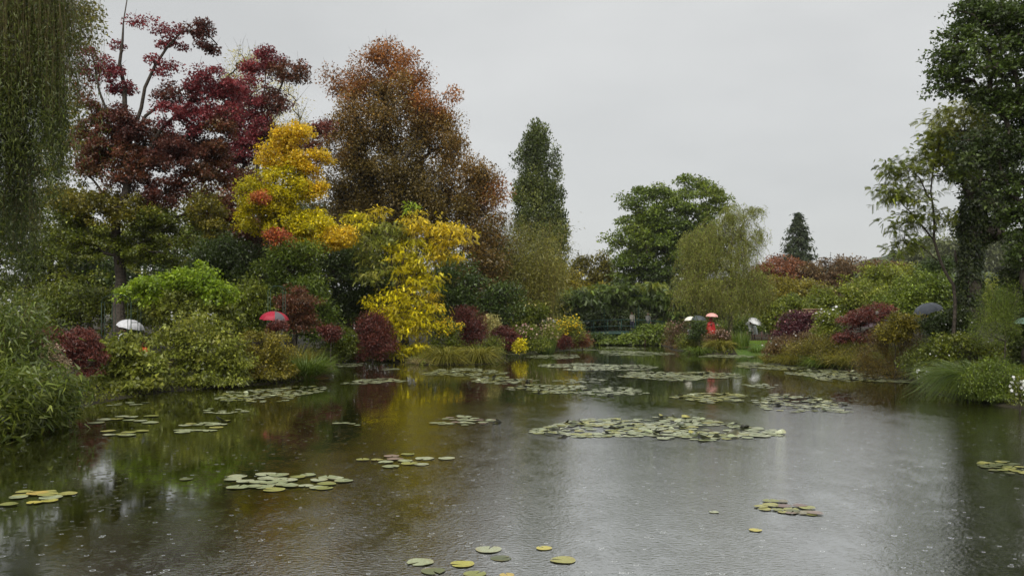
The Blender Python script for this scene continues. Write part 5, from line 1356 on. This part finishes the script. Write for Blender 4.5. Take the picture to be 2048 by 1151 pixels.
# ================================================================ visitors and umbrellas
_cl = {}
def cm(c, rough=.6):
    k = (tuple(c), rough)
    if k not in _cl: _cl[k] = cloth('cloth', c, rough)
    return _cl[k]
def clear_plastic():
    m, n, l = new_mat('clear_plastic'); out = n.new('ShaderNodeOutputMaterial')
    t = n.new('ShaderNodeBsdfTransparent'); t.inputs[0].default_value = (.75, .8, .8, 1); p = n.new('ShaderNodeBsdfPrincipled')
    p.inputs['Base Color'].default_value = (.35, .38, .38, 1); p.inputs['Roughness'].default_value = .25
    mx = n.new('ShaderNodeMixShader'); mx.inputs[0].default_value = .5; l.new(t.outputs[0], mx.inputs[1]); l.new(p.outputs[0], mx.inputs[2]); l.new(mx.outputs[0], out.inputs[0])
    return m
M_CLEAR = clear_plastic()
M_SKIN = noise_material('skin', (.42, .25, .17), (.5, .31, .22), 12, .5)
M_EYE = noise_material('eye', (.02, .015, .01), (.03, .02, .015), 10, .2)
M_LIP = noise_material('lip', (.35, .12, .1), (.4, .15, .12), 10, .4)

def umbrella(label, hand, axis_v, R, colors, length=.80, n=8, clear=False):
    r = empty('umbrella', label, 'umbrella', tuple(hand), 'visitors\' umbrellas')
    q = Vector((0, 0, 1)).rotation_difference(Vector(axis_v)); r.rotation_mode = 'QUATERNION'; r.rotation_quaternion = q @ Matrix.Rotation(.3, 3, 'Z').to_quaternion()
    h = R * .60; ns = 6
    for i in range(n):
        a0, a1 = i / n * 6.283185, (i + 1) / n * 6.283185; V = []; Qs = []
        for s in range(ns + 1):
            u = s / ns; rr = R * math.sin(u * 1.45) / math.sin(1.45); z = length - h * (1 - math.cos(u * 1.45)) / (1 - math.cos(1.45))
            for k in range(5):
                f = k / 4; a = a0 + (a1 - a0) * f; sag = 4 * f * (1 - f)
                V.append((math.cos(a) * rr * (1 - .055 * sag), math.sin(a) * rr * (1 - .055 * sag), z - .02 * R * sag * (1 - u) + .035 * R * sag * u ** 3))
        for s in range(ns):
            for k in range(4): b = s * 5 + k; Qs.append((b, b + 5, b + 6, b + 1))
        c = colors[i % len(colors)]
        pn = obj('panel', mesh_np('panel', V, Qs, None, M_CLEAR if clear else cm(c, .45), smooth=True), r)
        V, Qf, T3 = poly_tube([(0, 0, length - .35), (math.cos(a0) * R * .5, math.sin(a0) * R * .5, length - h * .28)], [.004, .004], 4); obj('stretcher', mesh_np('stretcher', V, Qf, T3, M_STEEL), pn)
        pts = [(math.cos(a0) * R * math.sin(u * 1.45) / math.sin(1.45), math.sin(a0) * R * math.sin(u * 1.45) / math.sin(1.45), length - .012 - h * (1 - math.cos(u * 1.45)) / (1 - math.cos(1.45))) for u in np.linspace(0, 1, 6)]
        V, Qf, T3 = poly_tube(pts, [.005] * 6, 4); obj('rib', mesh_np('rib', V, Qf, T3, M_STEEL), pn)
    V, Qf, T3 = poly_tube([(0, 0, .06), (0, 0, length + .01)], [.007, .007], 7); obj('shaft', mesh_np('shaft', V, Qf, T3, M_STEEL), r)
    V, Qf, T3 = poly_tube([(0, 0, length), (0, 0, length + .06)], [.007, .004], 6); obj('tip', mesh_np('tip', V, Qf, T3, M_STEEL), r)
    V, Qf, T3 = poly_tube([(0, 0, .08), (0, 0, -.10), (0, 0, -.13), (.02, 0, -.16), (.05, 0, -.16), (.065, 0, -.13)], [.014, .014, .014, .013, .013, .012], 8); obj('handle', mesh_np('handle', V, Qf, T3, M_WOOD), r)
    return r

def person(label, loc, face, h, coat, legs, hair, hand=None, hand2=None, poncho=None, hood=False, hat=None, stride=.06):
    """loc: ground point; hand: right hand target in local metres (facing -Y)"""
    s = h / 1.70
    root = empty('person', label, 'person', tuple(loc), 'visitors in the garden'); root.rotation_euler = (0, 0, face)
    hR = np.array(hand) / s if hand is not None else np.array([-.23, -.08, .80])
    hL = np.array(hand2) / s if hand2 is not None else np.array([.23, -.08, .80])
    def arm(sx, ht):
        sh = np.array([sx * .175, 0, 1.39]); dv = ht - sh; L = np.linalg.norm(dv); mid = (sh + ht) / 2; bend = math.sqrt(max(.0, .29 ** 2 - (L / 2) ** 2)) if L < .58 else .0
        el = mid + np.array([sx * .35, .25, -.75]) / .86 * bend
        wr = ht - (ht - el) / np.linalg.norm(ht - el) * .085
        return sh, el, wr, ht
    J = {}; E = []
    def J_(n, p, r): J[n] = (np.array(p, float), r); 
    J_('pel', (0, 0, .93), .145); J_('spi', (0, .01, 1.12), .125); J_('che', (0, 0, 1.31), .145); J_('nek', (0, .01, 1.46), .055); J_('jaw', (0, -.015, 1.535), .07); J_('hed', (0, -.005, 1.605), .092); J_('top', (0, 0, 1.672), .062)
    E += [('pel', 'spi'), ('spi', 'che'), ('che', 'nek'), ('nek', 'jaw'), ('jaw', 'hed'), ('hed', 'top')]
    for sx, ht, k in ((1, hL, 'L'), (-1, hR, 'R')):
        a, b, c, e = arm(sx, ht); J_('s' + k, a, .068); J_('e' + k, b, .047); J_('w' + k, c, .031); J_('h' + k, e, .038)
        E += [('che', 's' + k), ('s' + k, 'e' + k), ('e' + k, 'w' + k), ('w' + k, 'h' + k)]
        st = stride * sx
        J_('t' + k, (sx * .09, 0, .88), .095); J_('k' + k, (sx * .095, -st - .02, .49), .062); J_('a' + k, (sx * .095, -st * 1.2 + .02, .085), .043); J_('f' + k, (sx * .105, -st * 1.2 - .15, .035), .034)
        E += [('pel', 't' + k), ('t' + k, 'k' + k), ('k' + k, 'a' + k), ('a' + k, 'f' + k)]
    names = list(J); me = bpy.data.meshes.new('skel'); me.from_pydata([tuple(J[n][0] * s) for n in names], [(names.index(a), names.index(b)) for a, b in E], [])
    t = bpy.data.objects.new('skel', me); COL.objects.link(t); md = t.modifiers.new('skin', 'SKIN'); md.use_smooth_shade = True
    for i, n in enumerate(names):
        sv = me.skin_vertices[0].data[i]; q = J[n][1] * s
        sv.radius = (q * (1.18 if n in ('pel', 'che', 'spi') else 1.0), q * (.8 if n in ('pel', 'che', 'spi') else 1.0)); sv.use_root = (n == 'pel')
    t.modifiers.new('sub', 'SUBSURF').levels = 1
    dg = bpy.context.evaluated_depsgraph_get(); bm_ = bpy.data.meshes.new_from_object(t.evaluated_get(dg)); bpy.data.objects.remove(t)
    bm_.name = 'body'; bm_.materials.clear()
    for m in (cm(coat), cm(legs), M_SKIN, cm((.03, .025, .02))): bm_.materials.append(m)
    npol = len(bm_.polygons); ctr = np.zeros(npol * 3); bm_.polygons.foreach_get('center', ctr); ctr = ctr.reshape(-1, 3) / s
    mi = np.zeros(npol, int); mi[ctr[:, 2] < .90] = 1; mi[ctr[:, 2] < .075] = 3; mi[(ctr[:, 2] > 1.47) & (np.abs(ctr[:, 0]) < .12)] = 2
    for k in 'LR': mi[np.linalg.norm(ctr - (J['h' + k][0] * .7 + J['w' + k][0] * .3), axis=1) < .07] = 2; 
    arms = (np.abs(ctr[:, 0]) > .17) & (ctr[:, 2] < .9) & (ctr[:, 2] > .78) & (mi == 1); mi[arms] = 0
    bm_.polygons.foreach_set('material_index', mi.astype(np.int32)); bm_.polygons.foreach_set('use_smooth', np.ones(npol, bool))
    body = obj('body', bm_, root)
    # fingers: four curled round the grip and a thumb from the side of the palm
    for k in 'LR':
        hp = J['h' + k][0]; fw = hp - J['w' + k][0]; fw /= np.linalg.norm(fw); sd = np.cross(fw, [0, 0, 1.]); sd /= np.linalg.norm(sd) + 1e-9; pn = np.cross(sd, fw); a = Acc()
        for q, (o_, ln) in enumerate(((-.027, .070), (-.009, .08), (.009, .075), (.027, .06))):
            b0 = hp + sd * o_; V, Qf, T3 = poly_tube([b0, b0 + fw * ln * .5, b0 + fw * ln * .75 - pn * ln * .35, b0 + fw * ln * .55 - pn * ln * .65], [.009, .0085, .008, .006], 6); a.add(V * s, Qf, T3)
        b0 = hp + sd * .03 - fw * .03; V, Qf, T3 = poly_tube([b0, b0 + sd * .03 + fw * .015, b0 + sd * .03 + fw * .04 - pn * .02], [.011, .010, .007], 6); a.add(V * s, Qf, T3)
        obj('fingers', a.mesh('fingers', M_SKIN, True), body)
    def ball(name, c, rad, mat, cut=None, up=None):
        an = np.linspace(0, 6.283185, 13)[:-1]; V = []; Qs = []
        tt = np.linspace(.02, cut or math.pi - .02, 8)
        for th in tt: V += [(c[0] + rad[0] * math.sin(th) * math.cos(p), c[1] + rad[1] * math.sin(th) * math.sin(p), c[2] + rad[2] * math.cos(th)) for p in an]
        for i in range(7):
            for j in range(12): Qs.append((i * 12 + j, (i + 1) * 12 + j, (i + 1) * 12 + (j + 1) % 12, i * 12 + (j + 1) % 12))
        return obj(name, mesh_np(name, np.array(V) * s, Qs, None, mat, smooth=True), up or root)
    for sx in (-1, 1): ball('eye', (sx * .032, -.088, 1.605), (.012, .008, .009), M_EYE, None, body); ball('ear', (sx * .09, .01, 1.595), (.012, .022, .032), M_SKIN, None, body)
    ball('nose', (0, -.10, 1.578), (.013, .018, .022), M_SKIN, None, body); ball('mouth', (0, -.083, 1.540), (.024, .008, .007), M_LIP, None, body)
    if hood: ball('hood', (0, .02, 1.60), (.125, .125, .15), cm(poncho or coat), 1.9)
    else: ball('hair', (0, .018, 1.62), (.102, .108, .105), cm(hair), 1.75)
    if hat:
        ht = ball('hat', (0, 0, 1.66), (.11, .12, .07), cm(hat), 1.5); ball('brim', (0, -.03, 1.655), (.15, .17, .012), cm(hat), None, ht)
    if poncho is not None:
        k = 28; an = np.arange(k) / k * 6.283185; prof = [(.075, 1.48), (.16, 1.43), (.245, 1.36), (.285, 1.2), (.32, 1.0), (.36, .72), (.37, .66)]; V = []; Qs = []
        for i, (rr, z) in enumerate(prof):
            fold = 1 + .07 * (i / 6) * np.sin(an * 7 + 1) + .04 * (i / 6) * np.sin(an * 11)
            V.append(np.stack([np.cos(an) * rr * fold, np.sin(an) * rr * .72 * fold, np.full(k, z) + .02 * np.sin(an * 5) * (i / 6)], 1))
        for i in range(6):
            for j in range(k): Qs.append((i * k + j, (i + 1) * k + j, (i + 1) * k + (j + 1) % k, i * k + (j + 1) % k))
        obj('poncho', mesh_np('poncho', np.concatenate(V) * s, Qs, None, cm(poncho, .3), smooth=True), root)
    return root

def visitor(plabel, ulabel, px, py, d, R, colors, tilt=(0, 0), face=0.0, h=1.66, coat=(.1, .1, .12), legs=(.03, .03, .04), hair=(.03, .02, .015), side=.10, length=.80, clear=False, gzz=None, **kw):
    d = d * KD
    ax = np.array([tilt[0], tilt[1], 1.0]); ax /= np.linalg.norm(ax)
    apex = W(px, py, d); hand = apex - ax * length
    g = float(gz(hand[0], hand[1])) if gzz is None else gzz
    hz = hand[2] - g
    h = min(h, max(1.35, (apex[2] - g) - .22))
    fx, fy = -math.sin(-face), -math.cos(face)       # direction faced
    hl = np.array([-side, -.30, hz])                 # hand in local frame
    c, s_ = math.cos(face), math.sin(face)
    off = np.array([c * hl[0] - s_ * hl[1], s_ * hl[0] + c * hl[1], 0])
    loc = np.array([hand[0], hand[1], g]) - off
    if gzz is None: loc[2] = float(gz(loc[0], loc[1]))
    person(plabel, loc, face, h, coat, legs, hair, hand=hl, **kw)
    umbrella(ulabel, hand, ax, R, colors, length, clear=clear)
    return loc
WH = (.62, .62, .64)
visitor('person in pale poncho under the white umbrella on the left bank', 'white umbrella on the left bank behind the yellow green bush', 264, 639, 30.0, .55, [WH], (.22, -.05), 1.2, 1.6, (.55, .58, .55), poncho=(.5, .53, .5), hand2=(.26, -.12, .86))
visitor('dark haired person in grey coat under the red umbrella', 'red and grey umbrella on the left bank under the metal arch', 549, 622, 30.6, .60, [(.38, .015, .04), (.38, .015, .04), (.12, .11, .12), (.38, .015, .04)], (.05, -.05), 2.2, 1.62, (.13, .13, .13), side=-.05)
visitor('person hidden by flowers under the bluish white umbrella', 'bluish white umbrella behind the peach flowers, left of the cream one', 1080, 637, 51, .46, [(.6, .64, .72)], (-.1, 0), .5, 1.6)
visitor('person hidden by flowers under the cream umbrella', 'cream white umbrella behind the yellow flowers', 1100, 636, 51.5, .44, [(.75, .73, .66)], (.08, 0), -.4, 1.6)
visitor('person in red hooded poncho under the pink umbrella', 'salmon pink umbrella near the weeping tree', 1424, 625.5, 48.6, .42, [(.72, .36, .32)], (.05, 0), 0.2, 1.72, (.4, .02, .018), (.05, .05, .06), poncho=(.42, .022, .02), hood=True, length=.72)
visitor('person almost hidden by shrubs under the cream umbrella near the bridge', 'cream umbrella left of the dark umbrella near the bridge', 1380, 632.5, 49.6, .42, [(.72, .70, .6)], (-.1, 0), .3, 1.6, (.2, .2, .2))
visitor('person in dark clothes under the dark grey umbrella', 'dark grey umbrella between the cream and pink ones', 1398, 630.5, 49.2, .52, [(.06, .07, .075)], (.05, -.05), 0, 1.62, (.04, .045, .06))
visitor('person in white jacket and black trousers under the tilted white umbrella', 'white umbrella tilted right above the picket fence', 1513, 636.5, 52.0, .52, [(.78, .78, .79)], (.34, -.34), .4, 1.65, (.6, .6, .62), (.015, .015, .02))
visitor('person in pale raincoat left of the tilted white umbrella', 'flat white umbrella just left of the tilted one', 1500, 641, 53.6, .36, [(.74, .75, .73)], (-.25, -.2), -.3, 1.6, (.5, .52, .52), poncho=(.5, .52, .52))
visitor('person hidden by shrubs under the big grey umbrella at right', 'big slate grey umbrella beside the ivy clad tree', 1853, 606, 29.0, .54, [(.075, .085, .10)], (-.28, -.1), .5, 1.75, (.05, .05, .06), gzz=.75)
visitor('person in pink jacket and white cap behind the feathery bush', 'grey brown umbrella above the pink jacket', 1768, 619, 35.6, .48, [(.13, .115, .10)], (.1, .05), -.5, 1.62, (.6, .33, .30), hat=(.65, .65, .62))
visitor('person hidden in the red maple under the mauve umbrella', 'dull mauve umbrella among the red maple leaves', 1742, 642, 36.2, .45, [(.12, .085, .10)], (-.1, 0), .2, 1.5, (.1, .1, .1))
visitor('person outside the picture under the pale green umbrella', 'pale green umbrella cut off by the right edge', 2056, 634, 24.0, .42, [(.22, .34, .27)], (.1, 0), -1.2, 1.65, (.12, .14, .2), gzz=.55)
for px, lab, coat, hr in ((1264, 'person in pale top on the bridge, left of the two', (.45, .42, .36), (.2, .12, .06)), (1296, 'person in grey on the bridge, right of the two', (.30, .30, .28), (.35, .3, .22))):
    x = (px - CX) * 64.7 * KD / F
    person(lab, (x, 64.7 * KD, deck_z(x)), .2, 1.68, coat, (.05, .05, .08), hr, hand=(-.12, -.34, 1.02))

def tote():
    p = W(289, 702, 29.4 * KD); r = empty('tote_bag', 'red and orange striped bag low among the left bank leaves', 'bag', tuple(p + [0, 0, -.18]))
    cols = [(.65, .06, .02), (.7, .25, .02), (.65, .04, .03), (.7, .3, .05), (.6, .05, .03)]
    for i, c in enumerate(cols):
        a = Acc(); x = (i - 2) * .062; k = 6
        V = []; 
        for z, w, t in ((0, .9, .05), (.15, 1, .08), (.30, 1.02, .06), (.34, 1.0, .04)):
            V += [(x * w - .031 * w, -t, z), (x * w + .031 * w, -t, z), (x * w + .031 * w, t, z), (x * w - .031 * w, t, z)]
        Qs = [(0, 3, 2, 1)] + [(l * 4 + j, l * 4 + (j + 1) % 4, l * 4 + 4 + (j + 1) % 4, l * 4 + 4 + j) for l in range(3) for j in range(4)]
        a.add(V, Qs); obj('stripe', a.mesh('stripe', cm(c)), r)
    for y in (-.045, .045):
        V, Qf, T3 = poly_tube([(-.09, y, .33), (-.07, y * .6, .48), (0, 0, .54), (.07, y * .6, .48), (.09, y, .33)], [.008] * 5, 6); obj('handle', mesh_np('handle', V, Qf, T3, cm((.3, .1, .05))), r)
tote()

# ================================================================ rain haze in the air
def haze():
    a = Acc(); box_acc(a, (0, 640, 48), (910, 770, 50.5))
    m, n, l = new_mat('haze'); out = n.new('ShaderNodeOutputMaterial'); v = n.new('ShaderNodeVolumePrincipled')
    v.inputs['Color'].default_value = (.9, .92, .93, 1); v.inputs['Density'].default_value = .00013; v.inputs['Anisotropy'].default_value = 0.0
    l.new(v.outputs[0], out.inputs['Volume'])
    o = obj('haze', a.mesh('haze', m), kind='stuff'); o['label'] = 'thin rain haze filling the air over the garden'; o['category'] = 'haze'
haze()
